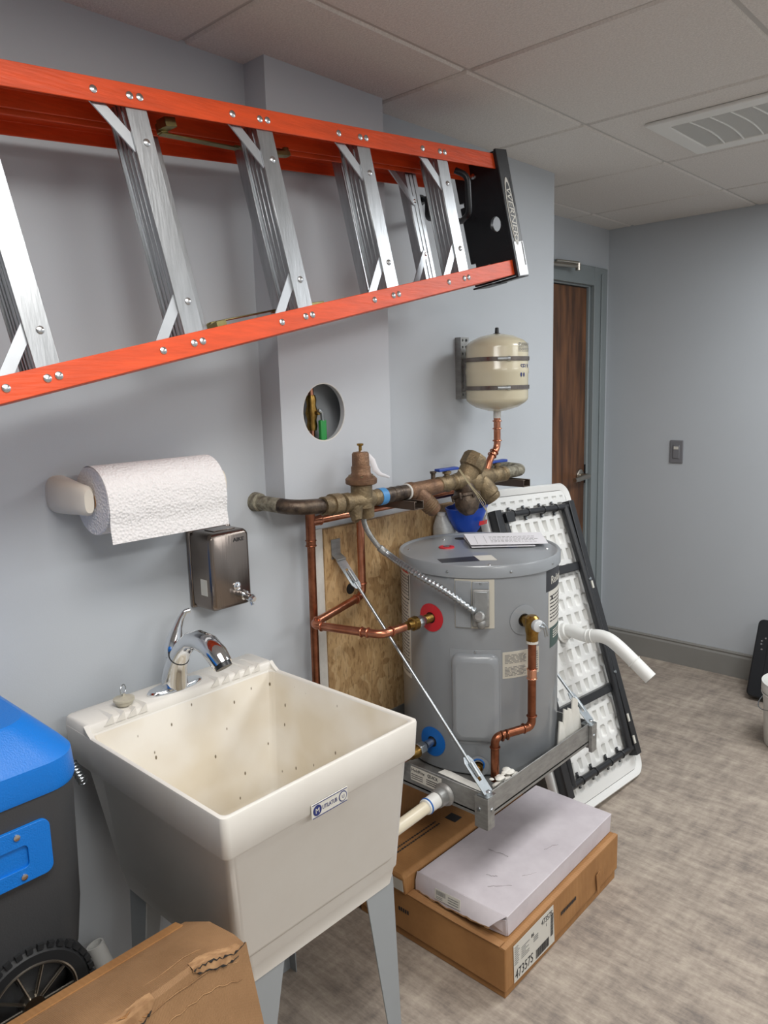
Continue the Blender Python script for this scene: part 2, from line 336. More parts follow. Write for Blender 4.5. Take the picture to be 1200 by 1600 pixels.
# ceiling: backing, grid and lift-out tiles
ceil_o = struct(MB().box(-1.2, XR+.1, YB, YF+.1, CEIL+.03, CEIL+.06).build('ceiling', 'tile'))
AX, L0, T = 0.3535, 1.0935, 0.6105
g = MB()
for i in range(-3, 8):
    x = AX+i*T; g.box(x-.012, x+.012, YB, YF, CEIL, CEIL+.02)
for j in range(-5, 6):
    y = L0+j*T; g.box(-1.1, XR, y-.012, y+.012, CEIL+.0006, CEIL+.02)
g.build('ceiling_grid', 'grid', ceil_o)
vent_cell = (0, 2)
full = None
for i in range(-3, 7):
    for j in range(-5, 6):
        x0, x1 = AX+i*T+.006, AX+(i+1)*T-.006; y0, y1 = L0+j*T+.006, L0+(j+1)*T-.006
        if x0 > XR or y0 > YF or x1 < -.45 or y1 < YB or (x1 < 0 and y1 < 2.6): continue
        if i in (1, 4) and j in (-2, -1, 2, 3): continue     # recessed light fixtures and the added fill pair sit here
        cx0, cx1, cy0, cy1 = max(x0, XD-.1), min(x1, XR), max(y0, YB), min(y1, YF)
        whole = (cx0, cx1, cy0, cy1) == (x0, x1, y0, y1)
        if whole and full:
            o = full.copy(); C.objects.link(o); o.location = (x0, y0, CEIL); o.parent = ceil_o; continue
        b = MB().loft([rrect(0, cx1-cx0, 0, cy1-cy0, .001, .012, 1), rrect(0, cx1-cx0, 0, cy1-cy0, .001, .0, 1), rrect(.005, cx1-cx0-.005, .005, cy1-cy0-.005, .001, -.006, 1)])
        o = b.build('ceiling_tile', 'tile', None); o.location = (cx0, cy0, CEIL); o.parent = ceil_o
        if whole: full = o
for x_, y_, p_, c_ in LIGHTS:
    lt = thing('ceiling_light', ['white recessed ceiling light nearest the door', 'white recessed ceiling light above the sink side', 'added white recessed fill light on the far right side near the door', 'added white recessed fill light on the right side by the camera'][(0 if y_ > 2 else 1)+(2 if x_ > 2 else 0)], 'ceiling light', (x_, y_, CEIL))
    plate('light_frame', [(-.298, -.603), (.298, -.603), (.298, .603), (-.298, .603)], [[(-.272, -.577), (.272, -.577), (.272, .577), (-.272, .577)]], .008, Matrix.Translation((x_, y_, CEIL-.004)), 'white', lt, bevel=.002)
    MB().box(x_-.272, x_+.272, y_-.577, y_+.577, CEIL, CEIL+.01).build('light_diffuser', 'diffuser', lt)
# baseboards
def baseb(name, pts):
    o = MB(); (x0, y0), (x1, y1) = pts; d = V((x1-x0, y1-y0, 0)).normalized(); nrm = V((d.y, -d.x, 0))
    prof = [(0, 0), (.011, 0), (.011, .108), (.006, .118), (.009, .126), (.005, .135), (0, .135)]
    a = [V((x0, y0, 0))+nrm*p+V((0, 0, h)) for p, h in prof]
    o.prism(a, (x1-x0, y1-y0, 0)); return struct(o.build(name, 'base', ang=20))
baseb('baseboard_far', ((XD, YF), (XR, YF)))
baseb('baseboard_left', ((0, YB), (0, YC)))

# door, frame, handle, closer
fr = MB()
ft = XD+.022
fr.box(XD, ft, D1-.012, D1+.13, 0, DZ+.082).box(XD, ft, D0-.13, D0+.012, 0, DZ+.082).box(XD, ft, D0+.012, D1-.012, DZ-.012, DZ+.082)
fr.box(XD-.09, XD, D1-.03, D1, 0, DZ).box(XD-.09, XD, D0, D0+.03, 0, DZ).box(XD-.09, XD, D0+.03, D1-.03, DZ-.02, DZ)
fr.box(ft, ft+.008, D1+.055, D1+.075, 0, DZ+.05)
struct(fr.build('door_frame', 'frame', bevel=.003))
dr = struct(MB().box(XD-.055, XD-.012, D0+.033, D1-.033, .008, DZ-.024).build('door_1', 'wood', bevel=.002))
hd = MB().lathe([(.034, 0), (.034, .008), (.028, .013), (.012, .014), (.011, .05)], (XD-.012, D1-.085, 1.03), (1, 0, 0), 28)
hd.tube(elbowed([(XD+.03, D1-.085, 1.03), (XD+.045, D1-.085, 1.03), (XD+.050, D1-.245, 1.024)], .012), [.0135]*10+[.012], 14)
hd.build('door_handle', 'nickel', dr)
MB().lathe([(.010, 0), (.010, .018), (.007, .019)], (XD+.034, D1-.085, 1.03), (1, 0, 0), 20).build('key_cylinder', 'nickel', dr)
MB().box(XD-.0115, XD-.004, D1-.034, D1-.006, .985, 1.085).build('strike_plate', 'black', dr, label='black strike plate beside the lever')
cl = thing('door_closer', 'steel door closer arm above the wooden door', 'door closer', (XD+.02, 3.1, 2.09))
MB().tube([(XD+.03, 3.0, 2.075), (XD+.075, 3.50, 2.085)], .010, 12, flat=.6).build('closer_arm', 'nickel', cl)
MB().cyl((XD+.075, 3.50, 2.065), (XD+.075, 3.50, 2.098), .013).build('pivot', 'nickel', cl)
MB().tube([(XD+.078, 3.50, 2.10), (XD+.03, 3.37, 2.105)], .007, 10).build('link_arm', 'nickel', cl)
MB().box(XD+.0225, XD+.07, 2.98, 3.08, 2.05, 2.105).build('closer_body', 'nickel', cl, bevel=.006)

# switch
sw = thing('light_switch', 'grey rocker light switch on the far wall', 'light switch', (.016, YF, 1.15))
MB().box(-.019, .051, YF-.007, YF, 1.092, 1.212).build('switch_plate', 'switch', sw, bevel=.004, seg=3)
MB().box(-.001, .033, YF-.011, YF-.0071, 1.118, 1.187).build('rocker', 'switch', sw, bevel=.002)
MB().box(.004, .028, YF-.0125, YF-.0111, 1.165, 1.180).build('indicator', 'label', sw, label='small white indicator window')
# ceiling vent (exhaust fan grille)
vt = thing('ceiling_vent', 'white square exhaust vent grille in the ceiling', 'vent', (.70, 2.655, CEIL))
vx0, vx1, vy0, vy1 = .492, .905, 2.44, 2.868; gx0, gx1, gy0, gy1 = .545, .852, 2.50, 2.808
zz = CEIL-.006
plate('vent_cover', [(vx0, vy0), (vx1, vy0), (vx1, vy1), (vx0, vy1)], [[(gx0, gy0), (gx1, gy0), (gx1, gy1), (gx0, gy1)]], .012, Matrix.Translation((0, 0, zz-.006)), 'white', vt, bevel=.004)
for k in range(1, 5):
    x = gx0+(gx1-gx0)*k/5
    MB().tube([V((x+.012*math.sin(PI*t/10), gy0+(gy1-gy0)*t/10, zz-.009)) for t in range(11)], .0028, 6).build('rib', 'white', vt)
for k in range(46):
    y = gy0+(gy1-gy0)*(k+.5)/46
    o = MB().hull([V((gx0, y-.0022, zz-.008)), V((gx0, y+.0005, zz-.008)), V((gx0, y+.0022, zz-.002)), V((gx0, y-.0005, zz-.002))], [V((gx1, y-.0022, zz-.008)), V((gx1, y+.0005, zz-.008)), V((gx1, y+.0022, zz-.002)), V((gx1, y-.0005, zz-.002))]).build('louvre', 'white', vt)
MB().box(gx0, gx1, gy0, gy1, zz-.0008, zz).build('vent_backing', 'frame', vt)

# ================================================================ LADDER
A0 = V((.3380, .5701, 1.5648)); B0 = V((.2778, .4966, 2.0403)); dA = V((.0023, 1, .2186)).normalized(); dB = V((.0083, 1, .0785)).normalized()
lu = (dA+dB).normalized(); lv = (B0-A0); lv = (lv-lu*lv.dot(lu)).normalized(); lw = lu.cross(lv)   # lw towards the room
if lw.x < 0: lw = -lw
LO = (A0+B0)/2; LX = Matrix((lu, lv, lw)).transposed().to_4x4(); LX.translation = LO
tA = dA.dot(lv)/dA.dot(lu); tB = dB.dot(lv)/dB.dot(lu); S = .3065*.955*dA.dot(lu)
hA = (A0-LO).dot(lv); hB = (B0-LO).dot(lv); uA = (A0-LO).dot(lu); uB = (B0-LO).dot(lu)
def low(u): return hA+tA*(u-uA)
def upp(u): return hB+tB*(u-uB)
lad = thing('step_ladder', 'orange fibreglass step ladder with aluminium treads hung sideways on the wall', 'ladder', tuple(LO+lu*.6))
U0, U1 = -1.25*S, 4.80*S
def rail(fn, sgn, c0, c1, fl, off, name, u0=U0, u1=U1):
    # channel: web on the outer side, flanges turned inward
    def ring(u):
        b = fn(u)+sgn*off; o_, i_ = b+sgn*fl/2, b-sgn*fl/2; th = .004*sgn
        return [V((u, o_, c0)), V((u, i_, c0)), V((u, i_, c0-.004)), V((u, o_-th, c0-.004)), V((u, o_-th, c1+.004)), V((u, i_+th*1.5, c1+.004)), V((u, i_+th*1.5, c1)), V((u, o_, c1))]
    return MB(LX).hull(ring(u0), ring(u1)).build(name, 'orange', lad, bevel=.0012)
for fn, sg in ((low, -1), (upp, 1)):
    rr = rail(fn, sg, .004, -.088, .042, 0, 'front_rail')
    rail(fn, sg, -.098, -.200, .036, -.003, 'rear_rail', U0, U1-.01)
    # raised stiffening ribs along the web
    for c in (-.046,):
        b = [V((u, fn(u)+sg*(.021-.005), c+s)) for u in (U0, U1) for s in (-.003, .003)]
        a2 = [p-V((0, sg*.003, 0)) for p in b]
        MB(LX).hull([b[0], b[1], a2[1], a2[0]], [b[2], b[3], a2[3], a2[2]]).build('web_rib', 'orange', rr)
def riv(u, v, par, c=.004, r=.0075):
    return MB(LX).lathe([(r, 0), (r*.92, .0016), (r*.6, .003), (r*.1, .0036)], (u, v, c), (0, 0, 1), 14).build('rivet', 'rivet', par)
for k in range(-1, 5):
    u = k*S+.0; a, b = low(u)+.004, upp(u)-.004; ww = .0215
    tr = MB(LX)
    tr.box(u-ww, u+ww, a, b, -.0035, -.0005)          # front flange
    tr.box(u-ww, u-ww+.003, a, b, -.052, -.0035)      # web
    for c in (-.016, -.030, -.042): tr.box(u-ww-.0018, u-ww, a, b, c-.0022, c+.0022)
    tr.box(u-ww-.005, u+ww, a, b, -.055, -.052)       # rear flange
    t = tr.build('tread', 'alu', lad, bevel=.0006, seg=1)
    for q in (-.0095, .0105):
        riv(u+q, low(u+q)+.001, t); riv(u+q, upp(u+q)-.001, t)
    riv(u+.004, a+.075, t, -.0005, .0072); riv(u+.004, b-.075, t, -.0005, .0072)
    for sg, fn in ((1, low), (-1, upp)):
        p0 = V((u-.078, fn(u-.078)+sg*.010, -.0075)); p1 = V((u-.008, fn(u)+sg*.095, -.0075)); d = (p1-p0).normalized(); n = V((-d.y, d.x, 0))*.0105
        br = MB(LX).prism([p0+n, p0-n, p1-n, p1+n], (0, 0, .003)).build('brace', 'alub', lad)
        riv(u-.078, fn(u-.078)+sg*.001, br)
# rear horizontals
ur = (V((.165, 1.685, 1.99))-LO).dot(lu)
for k, du in enumerate((0, -.81, -1.83, -2.70)):
    u = ur+du*S; a, b = low(u)+.002, upp(u)-.002; c = -.112
    t = MB(LX).box(u-.0225, u+.0225, a, b, c-.003, c).box(u-.0225, u-.0195, a, b, c-.030, c-.003).box(u+.0195, u+.0225, a, b, c-.030, c-.003).box(u-.009, u-.006, a, b, c, c+.002).box(u+.006, u+.009, a, b, c, c+.002).build('rear_bar', 'alu', lad, bevel=.0006, seg=1)
    for sg, fn in (((1, low), (-1, upp)) if k == 0 else ()):
        p0 = V((u-.085, fn(u-.085)+sg*.012, c+.003)); p1 = V((u-.012, fn(u)+sg*.098, c+.003)); d = (p1-p0).normalized(); n = V((-d.y, d.x, 0))*.0085
        MB(LX).prism([p0+n, p0-n, p1-n, p1+n], (0, 0, .004)).build('brace', 'alub', t)
        MB(LX).lathe([(.0055, 0), (.003, .003)], (u-.012, fn(u)+sg*.092, c+.007), (0, 0, 1), 12).build('rivet', 'rivet', t)
# spreaders (folded brass coloured hinges)
us = 1.28*S
for sg, fn in ((1, low), (-1, upp)):
    b = fn(us)+sg*.030
    sp = MB(LX)
    sp.prism([V((us-.012, b, -.050)), V((us+.012, b, -.050)), V((us+.012, b+sg*.003, -.02)), V((us-.012, b+sg*.003, -.02))], (0, -sg*.018, 0))
    sp.cyl((us, b-sg*.014, -.055), (us, b+sg*.004, -.055), .011)
    e1 = us+.19; sp.prism([V((us-.006, b+sg*.003, -.047)), V((us-.006, b+sg*.003, -.063)), V((e1, fn(e1)+sg*.032, -.084)), V((e1, fn(e1)+sg*.032, -.068))], (0, sg*.003, 0))
    e2 = us+.34; sp.prism([V((e1-.01, fn(e1)+sg*.028, -.068)), V((e1-.01, fn(e1)+sg*.028, -.084)), V((e2, fn(e2)+sg*.024, -.094)), V((e2, fn(e2)+sg*.024, -.080))], (0, sg*.003, 0))
    sp.cyl((e2-.005, fn(e2)+sg*.012, -.087), (e2-.005, fn(e2)+sg*.030, -.087), .009)
    sp.box(e2-.055, e2+.002, *sorted((fn(e2)+sg*.020, fn(e2)+sg*.030)), -.096, -.078)
    o = sp.build('spreader', 'yzinc', lad, bevel=.0008, seg=1)
# top cap
ca, cb = low(U1)-.030, upp(U1)+.028; cm = (ca+cb)/2
capm = MB(LX)
TH = .052
notch = [(-.142, ca+.005)]
for q in (.06, .235): notch += [(-.142, ca+q), (-.125, ca+q), (-.125, ca+q+.012), (-.142, ca+q+.012)]
notch += [(-.142, cb-.005), (.012, cb-.005), (.012, ca+.005)]
XC = LX @ Matrix(((0, 0, 1, U1+.006), (0, 1, 0, 0), (1, 0, 0, 0), (0, 0, 0, 1)))
cap = plate('top_cap', notch, [((-.030, cm-.016), (.017, .021))], .014, XC, 'black', lad, bevel=.002)
sk = MB(LX)
sk.box(U1-.004, U1+TH, ca-.002, cb+.002, .008, .016)      # front face of the cap
sk.box(U1+.010, U1+TH, ca-.002, ca+.004, -.135, .010).box(U1+.010, U1+TH, cb-.004, cb+.002, -.135, .010)
sk.box(U1-.03, U1+TH, ca-.004, ca+.001, -.130, -.060)
for q in (-.100, .060): sk.box(U1+.010, U1+.045, cm+q, cm+q+.012, -.135, -.020)
sk.build('cap_skirt', 'black', cap, bevel=.002)
for b in (cb-.045, ca+.05):
    MB(LX).lathe([(.009, 0), (.008, .003), (.002, .005)], (U1-.001, b, -.075), (-1, 0, 0), 14).build('bolt', 'rivet', cap)
# chrome badge with lettering
MB(LX).box(U1+.003, U1+TH-.002, ca+.002, ca+.098, .0165, .0175).build('cap_sticker', 'cast', cap, bevel=.0008, label='glossy silver end sticker')
bd = [(U1+.020+.0165*math.cos(a), cm+.006+.094*math.sin(a)) for a in [2*PI*k/40 for k in range(40)]]
MB(LX).prism([V((x, y, .0165)) for x, y in bd], (0, 0, .001)).build('logo_badge', 'label', cap, label='white oval brand badge')
MB(LX).prism([V((U1+.020+(x-U1-.020)*.78, cm+.006+(y-cm-.006)*.86, .0176)) for x, y in bd], (0, 0, .0005)).build('badge_field', 'black', cap)
text('lettering', 'WERNER', .031, LX @ V((U1+.0095, cm+.074, .0184)), -lv, lu, 'label', cap, stretch=1.12, shear=.2)
MB(LX).box(U1+.041, U1+.045, cm+.02, cm+.10, .0161, .0166).build('slot', 'ink', cap)
MB(LX).box(U1+.041, U1+.045, ca+.03, ca+.096, .0176, .0181).build('slot', 'ink', cap)
uu = 1.02*S
text('handwriting', 'EFECU', .026, LX @ V((uu, upp(uu)+.0165, -.044)), lu, lw, 'ink', lad, label='black handwritten marker letters', stretch=.9)

# hook carrying the ladder
hk = thing('wall_hook', 'black rubber coated J hook under the ladder near its cap', 'hook', (0, 1.94, 2.05))
hp = elbowed([(.0, 1.935, 2.105), (.030, 1.93, 2.105), (.032, 1.925, 2.045), (.235, 1.83, 1.990), (.285, 1.800, 2.00), (.292, 1.783, 2.095), (.262, 1.768, 2.112)], .018)
MB().tube(hp, .0085, 14).build('hook_arm', 'black', hk)
MB().lathe([(.016, 0), (.014, .006), (.009, .007)], (0, 1.935, 2.105), (1, 0, 0), 20).build('collar', 'black', hk)
# second hook of the pair, past the left edge of the picture
# ================================================================ TOWEL ROLL
ph = thing('paper_towel_holder', 'cream plastic wall bracket carrying the paper towel roll', 'towel holder', (0, .72, 1.335))
RZ, RX, RR = 1.316, .092, .072
def bracket(y, sg):
    b = MB(); rings = []
    for x, w1, h1, oy in ((0, .029, .040, 0), (.02, .028, .039, 0), (.05, .024, .036, sg*.003), (.08, .019, .033, sg*.008), (.105, .015, .031, sg*.011), (.113, .010, .024, sg*.011)):
        rings.append([V((x, y+oy+w1*math.copysign(abs(math.cos(a))**.75, math.cos(a)), RZ+.012-.008*x/.1+h1*math.copysign(abs(math.sin(a))**.75, math.sin(a)))) for a in [2*PI*k/24 for k in range(24)]])
    return b.loft(rings)
bracket(.710, 1).build('bracket', 'cream', ph); bracket(1.062, -1).build('bracket', 'cream', ph)
MB().cyl((RX, .722, RZ), (RX, 1.055, RZ), .0125).build('spindle', 'cream', ph)
pt = thing('paper_towel_roll', 'white embossed paper towel roll on the cream bracket', 'paper towels', (RX, .9, RZ))
prof = [(.019, 0), (RR-.002, 0), (RR, .002), (RR, .284), (RR-.002, .286), (.019, .286), (.019, 0)]
rl = MB(); ax = V((0, 1, 0)); n = 64
rings = [[V((RX+r*math.cos(a), .736+h, RZ+r*math.sin(a))) for a in [2*PI*k/n for k in range(n)]] for r, h in prof]
rl.loft(rings, False, False).build('roll', 'towel', pt)
MB().loft([[V((RX+r*math.cos(a), y, RZ+r*math.sin(a))) for a in [2*PI*k/24 for k in range(24)]] for r, y in ((.0188, .735), (.0188, 1.023), (.0168, 1.023), (.0168, .735))], False, False, close=True).build('cardboard_core', 'card', pt)
sh = MB(); path = [V((RX+(RR+.001)*math.cos(a), 0, RZ+(RR+.001)*math.sin(a))) for a in [1.9-1.9*k/14 for k in range(15)]]+[V((RX+RR+.001+.002*math.sin(k), 0, RZ-.0105*k)) for k in range(1, 9)]
a = [p+V((0, .736, 0)) for p in path]; b = [p+V((0, 1.022, 0)) for p in path]; off = V((.0008, 0, .0004))
vs = a+b+[p+off for p in a]+[p+off for p in b]; L_ = len(path); fs = []
for i in range(L_-1): fs += [(i, i+1, L_+i+1, L_+i), (2*L_+i, 3*L_+i, 3*L_+i+1, 2*L_+i+1)]
fs += [(L_-1, 2*L_-1, 4*L_-1, 3*L_-1)]
sh.add(vs, fs).build('loose_sheet', 'towel', pt)

# ================================================================ SOAP DISPENSER
sd = thing('soap_dispenser', 'brushed stainless steel soap dispenser on the wall above the sink', 'soap dispenser', (0, 1.075, 1.1))
MB().box(0, .012, 1.010, 1.138, 1.005, 1.200).build('back_plate', 'stainless', sd, bevel=.005, seg=3)
MB().loft([rrect(1.014, 1.134, 1.008, 1.197, .016, 0), rrect(1.014, 1.134, 1.008, 1.197, .016, .080), rrect(1.018, 1.130, 1.012, 1.193, .014, .090), rrect(1.026, 1.122, 1.020, 1.185, .010, .094)]).v
bdy = MB(Matrix(((0, 0, 1, 0), (1, 0, 0, 0), (0, 1, 0, 0), (0, 0, 0, 1))))
bdy.loft([rrect(1.014, 1.134, 1.006, 1.198, .016, .0125), rrect(1.014, 1.134, 1.006, 1.198, .016, .080), rrect(1.0165, 1.1315, 1.0085, 1.1955, .0145, .0875), rrect(1.023, 1.125, 1.015, 1.189, .010, .092)])
bdy.build('body', 'stainless', sd)
MB().box(.030, .070, 1.045, 1.108, 1.198, 1.2005).build('lock_flap', 'stainless', sd, bevel=.001)
MB().lathe([(.011, 0), (.011, .002), (.007, .003), (.0065, .007), (.002, .009)], (.092, 1.088, 1.058), (1, 0, 0), 24).build('sight_window', 'chrome', sd, label='bright round window bezel')
MB().lathe([(.013, 0), (.012, .01), (.009, .012), (.009, .03), (.0105, .031), (.0105, .036), (.006, .045)], (.092, 1.105, 1.033), (1, 0, -.1), 24).build('push_valve', 'chrome', sd)
MB().tube([(.120, 1.105, 1.030), (.124, 1.105, 1.020), (.128, 1.105, 1.012)], [.006, .005, .004], 12).build('spout', 'chrome', sd)
MB().box(.048, .074, 1.0132, 1.014, 1.045, 1.085).build('label', 'label', sd)
text('lettering', 'AIKE', .014, (.0925, 1.084, 1.170), (0, 1, 0), (0, 0, 1), 'ink', sd, ext=.0003, stretch=1.15)

# ================================================================ SINK
sk = thing('utility_sink', 'off-white plastic utility tub sink on grey metal legs', 'sink', (.04, .895, 0))
def rr_(x0, x1, y0, y1, r, z): return rrect(x0, x1, y0, y1, r, z, 6)
tub = MB()
tub.loft([rr_(.135, .568, .718, 1.108, .020, .462), rr_(.131, .572, .714, 1.113, .020, .464), rr_(.125, .5775, .7095, 1.118, .018, .500), rr_(.123, .5815, .706, 1.1215, .018, .506), rr_(.098, .606, .667, 1.130, .014, .764),
          rr_(.064, .618, .656, 1.135, .014, .762), rr_(.058, .624, .651, 1.140, .013, .770), rr_(.054, .6275, .648, 1.143, .012, .840), rr_(.055, .6265, .649, 1.142, .012, .8445), rr_(.057, .624, .651, 1.140, .012, .8455),
          rr_(.150, .619, .656, 1.135, .012, .8455), rr_(.153, .616, .659, 1.132, .016, .842), rr_(.172, .594, .684, 1.108, .018, .545), rr_(.180, .586, .692, 1.10, .02, .532), rr_(.21, .56, .715, 1.075, .03, .524), rr_(.34, .40, .87, .92, .024, .520)])
# raised back ledge with ridged soap rests
tub.loft([rrect(.054, .152, .649, 1.142, .01, .842, 3), rrect(.056, .150, .651, 1.140, .01, .860, 3), rrect(.060, .146, .655, 1.136, .01, .8645, 3)])
for y0 in (.690, .716, .742, .768, .955, .985, 1.015, 1.045, 1.075):
    tub.hull([V((.082, y0, .8640)), V((.082, y0+.022, .8640)), V((.082, y0+.021, .8655))], [V((.1535, y0, .852)), V((.1535, y0+.022, .852)), V((.1535, y0+.020, .8715))])
for y in (.649, 1.132): tub.hull([V((.146, y, .864)), V((.146, y, .843)), V((.175, y, .843)), V((.158, y, .853))], [V((.146, y+.010, .864)), V((.146, y+.010, .843)), V((.175, y+.010, .843)), V((.158, y+.010, .853))])
tb_ = tub.build('tub', 'sink', sk, ang=50)
MB().torus((.37, .895, .523), (0, 0, 1), .026, .004).build('drain_ring', 'zinc', sk); MB().cyl((.37, .895, .519), (.37, .895, .5225), .025).build('drain_strainer', 'dark', sk)
for lx, ly, sx, sy in ((.563, .738, 1, -1), (.563, 1.092, 1, 1), (.150, .738, -1, -1), (.150, 1.092, -1, 1)):
    b = MB(); zt = .480
    fx, fy = lx+sx*.0, ly+sy*.035
    ex, ey = lx-sx*.018+sx*.008, ly
    # angle section leg, wide at the top, narrow at the foot
    cx1, cy1 = lx+sx*.008, ly+sy*.018; cx0, cy0 = lx-sx*.005, ly+sy*.050
    top = [V((cx1, cy1, zt)), V((cx1, cy1-sy*.085, zt)), V((cx1-sx*.003, cy1-sy*.085, zt)), V((cx1-sx*.003, cy1-sy*.003, zt)), V((cx1-sx*.070, cy1-sy*.003, zt)), V((cx1-sx*.070, cy1, zt))]
    bot = [V((cx0, cy0, .0)), V((cx0, cy0-sy*.030, .0)), V((cx0-sx*.003, cy0-sy*.030, 0)), V((cx0-sx*.003, cy0-sy*.003, 0)), V((cx0-sx*.026, cy0-sy*.003, 0)), V((cx0-sx*.026, cy0, 0))]
    b.hull(bot, top).build('leg', 'leggrey', sk)
# badge
MB().box(.6255, .6275, .838, .930, .757, .786).build('badge', 'label', sk, bevel=.0008)
bt = MB().box(.6276, .6279, .840, .928, .7835, .785).box(.6276, .6279, .840, .928, .758, .7595)
bt.lathe([(.0105, 0), (.0105, .0004)], (.6276, .852, .7715), (1, 0, 0), 24).lathe([(.0105, 0), (.0105, .0004)], (.6276, .917, .7715), (1, 0, 0), 24).build('badge_print', 'inkb', sk)
MB().lathe([(.0085, 0), (.0085, .0004)], (.6281, .917, .7715), (1, 0, 0), 24).build('badge_disc', 'label', sk)
text('badge_letter', 'M', .014, (.6283, .8465, .7665), (0, 1, 0), (0, 0, 1), 'label', sk, ext=.0002)
text('badge_letter', 'U', .010, (.6287, .9135, .768), (0, 1, 0), (0, 0, 1), 'inkb', sk, ext=.0002)
text('lettering', 'UTILATUB', .0115, (.6279, .864, .768), (0, 1, 0), (0, 0, 1), 'inkb', sk, ext=.0002, stretch=.72)
# plumbing under the sink
MB().cyl((.37, .895, .48), (.37, .895, .30), .019).tube(elbowed([(.37, .895, .30), (.37, .895, .22), (.30, .895, .20), (.24, .895, .26), (.0, .895, .28)], .035), .019, 16).build('drain_trap', 'white', sk)
sp = MB()
for i in range(7): sp.torus((.098+.007*i, .640, .770-.004*i), (1, 0, -.3), .009, .0018, 14, 6)
sp.box(.0, .10, .636, .641, .764, .780).build('wall_anchor', 'zinc', sk, label='coiled metal wall anchor at the side of the tub')

# faucet
fc = thing('faucet', 'chrome single lever faucet on the back ledge of the tub', 'faucet', (.112, .885, .8645))
fx, fy = .112, .885
el = [[V((fx+rx*math.cos(a), fy+ry*math.sin(a), z)) for a in [2*PI*k/40 for k in range(40)]] for rx, ry, z in ((.028, .070, .8645), (.028, .070, .869), (.025, .066, .873), (.02, .05, .874))]
MB().loft(el).build('base_plate', 'chrome', fc)
pts = [(.112, .885, .870), (.114, .885, .890), (.120, .886, .915), (.131, .888, .940), (.150, .890, .966), (.178, .892, .988), (.210, .894, .997), (.243, .896, .992), (.270, .898, .975), (.287, .899, .957)]
MB().tube(pts, [.0305, .029, .026, .023, .021, .0205, .022, .024, .0245, .022], 28).build('spout_body', 'chrome', fc)
MB().torus((.1325, .888, .942), (V(pts[4])-V(pts[3])), .0232, .0012, 28, 6).build('body_seam', 'ink', fc)
MB().cyl((.283, .899, .962), (.291, .8995, .951), .0185).build('aerator', 'black', fc)
hx = .083
MB().lathe([(.019, 0), (.0185, .05), (.019, .052), (.0195, .058), (.012, .060)], (hx, .905, .871), (0, 0, 1), 28).build('valve_column', 'chrome', fc)
MB().tube([(hx, .905, .930), (hx, .906, .952), (hx, .911, .970), (hx+.001, .920, .995), (hx+.003, .929, 1.015), (hx+.007, .939, 1.029), (hx+.01, .949, 1.030)], [.021, .022, .018, .011, .0075, .006, .0065], 20).build('lever', 'chrome', fc)
# stopper
st = thing('sink_stopper', 'pale rubber drain stopper with a wire ring on the sink ledge', 'stopper', (.112, .757, .869))
MB().lathe([(.015, 0), (.019, .004), (.0205, .010), (.0225, .011), (.0225, .015), (.014, .018), (.004, .020), (.003, .025)], (.115, .757, .8675), (0, 0, 1), 28).build('plug', 'stop', st)
MB().torus((.115, .757, .902), (1, .6, 0), .0105, .0013, 24, 6).build('wire_ring', 'zinc', st)

# ================================================================ WATER MAIN (brown pipe line)
MXX, MZ, PR = .150, 1.228, .0185
wm = thing('water_main_pipe', 'tarnished brown water main pipe running along the wall above the heater', 'pipe', (MXX, 1.8, MZ))
MB().tube([(0, 1.228, 1.243), (.020, 1.228, 1.243), (.022, 1.228, 1.243)], [.026, .024, .02], 20).build('wall_grout', 'patina', wm, label='crumbly putty collar where the pipe leaves the wall')
p1 = elbowed([(.0, 1.228, 1.243), (.135, 1.245, 1.236), (MXX, 1.345, 1.230)], .045)
MB().tube(p1[:3], .0195, 20).build('pipe_stub', 'patina', wm)
MB().tube(p1[1:]+[V((MXX, 1.40, 1.229))], .0200, 20).build('elbow', 'oldpipe', wm)
MB().cyl((MXX, 1.330, 1.2305), (MXX, 1.388, 1.229), .0245).cyl((MXX, 1.36, 1.23), (MXX, 1.390, 1.229), .029).build('coupling', 'bronze', wm)
MB().cyl((MXX, 1.545, MZ), (MXX, 1.66, MZ), .0215).torus((MXX, 1.60, MZ), (0, 1, 0), .0215, .0012).torus((MXX, 1.63, MZ), (0, 1, 0), .0215, .0012).build('pipe_run', 'oldpipe', wm)
MB().cyl((MXX, 1.542, MZ), (MXX, 1.566, MZ), .0245).build('tape_band', 'tape', wm, label='blue tape band round the pipe')
MB().torus((MXX, 1.665, MZ), (0, 1, 0), .021, .0035).build('solder_ring', 'teflon', wm)
e = elbowed([(MXX, 2.10, MZ+.003), (MXX, 2.285, MZ+.004), (0, 2.32, MZ+.006)], .04)
MB().tube(e, .0205, 20).build('elbow', 'patina', wm); MB().cyl((MXX, 2.09, MZ), (MXX, 2.17, MZ), .024).build('coupling', 'bronze', wm)
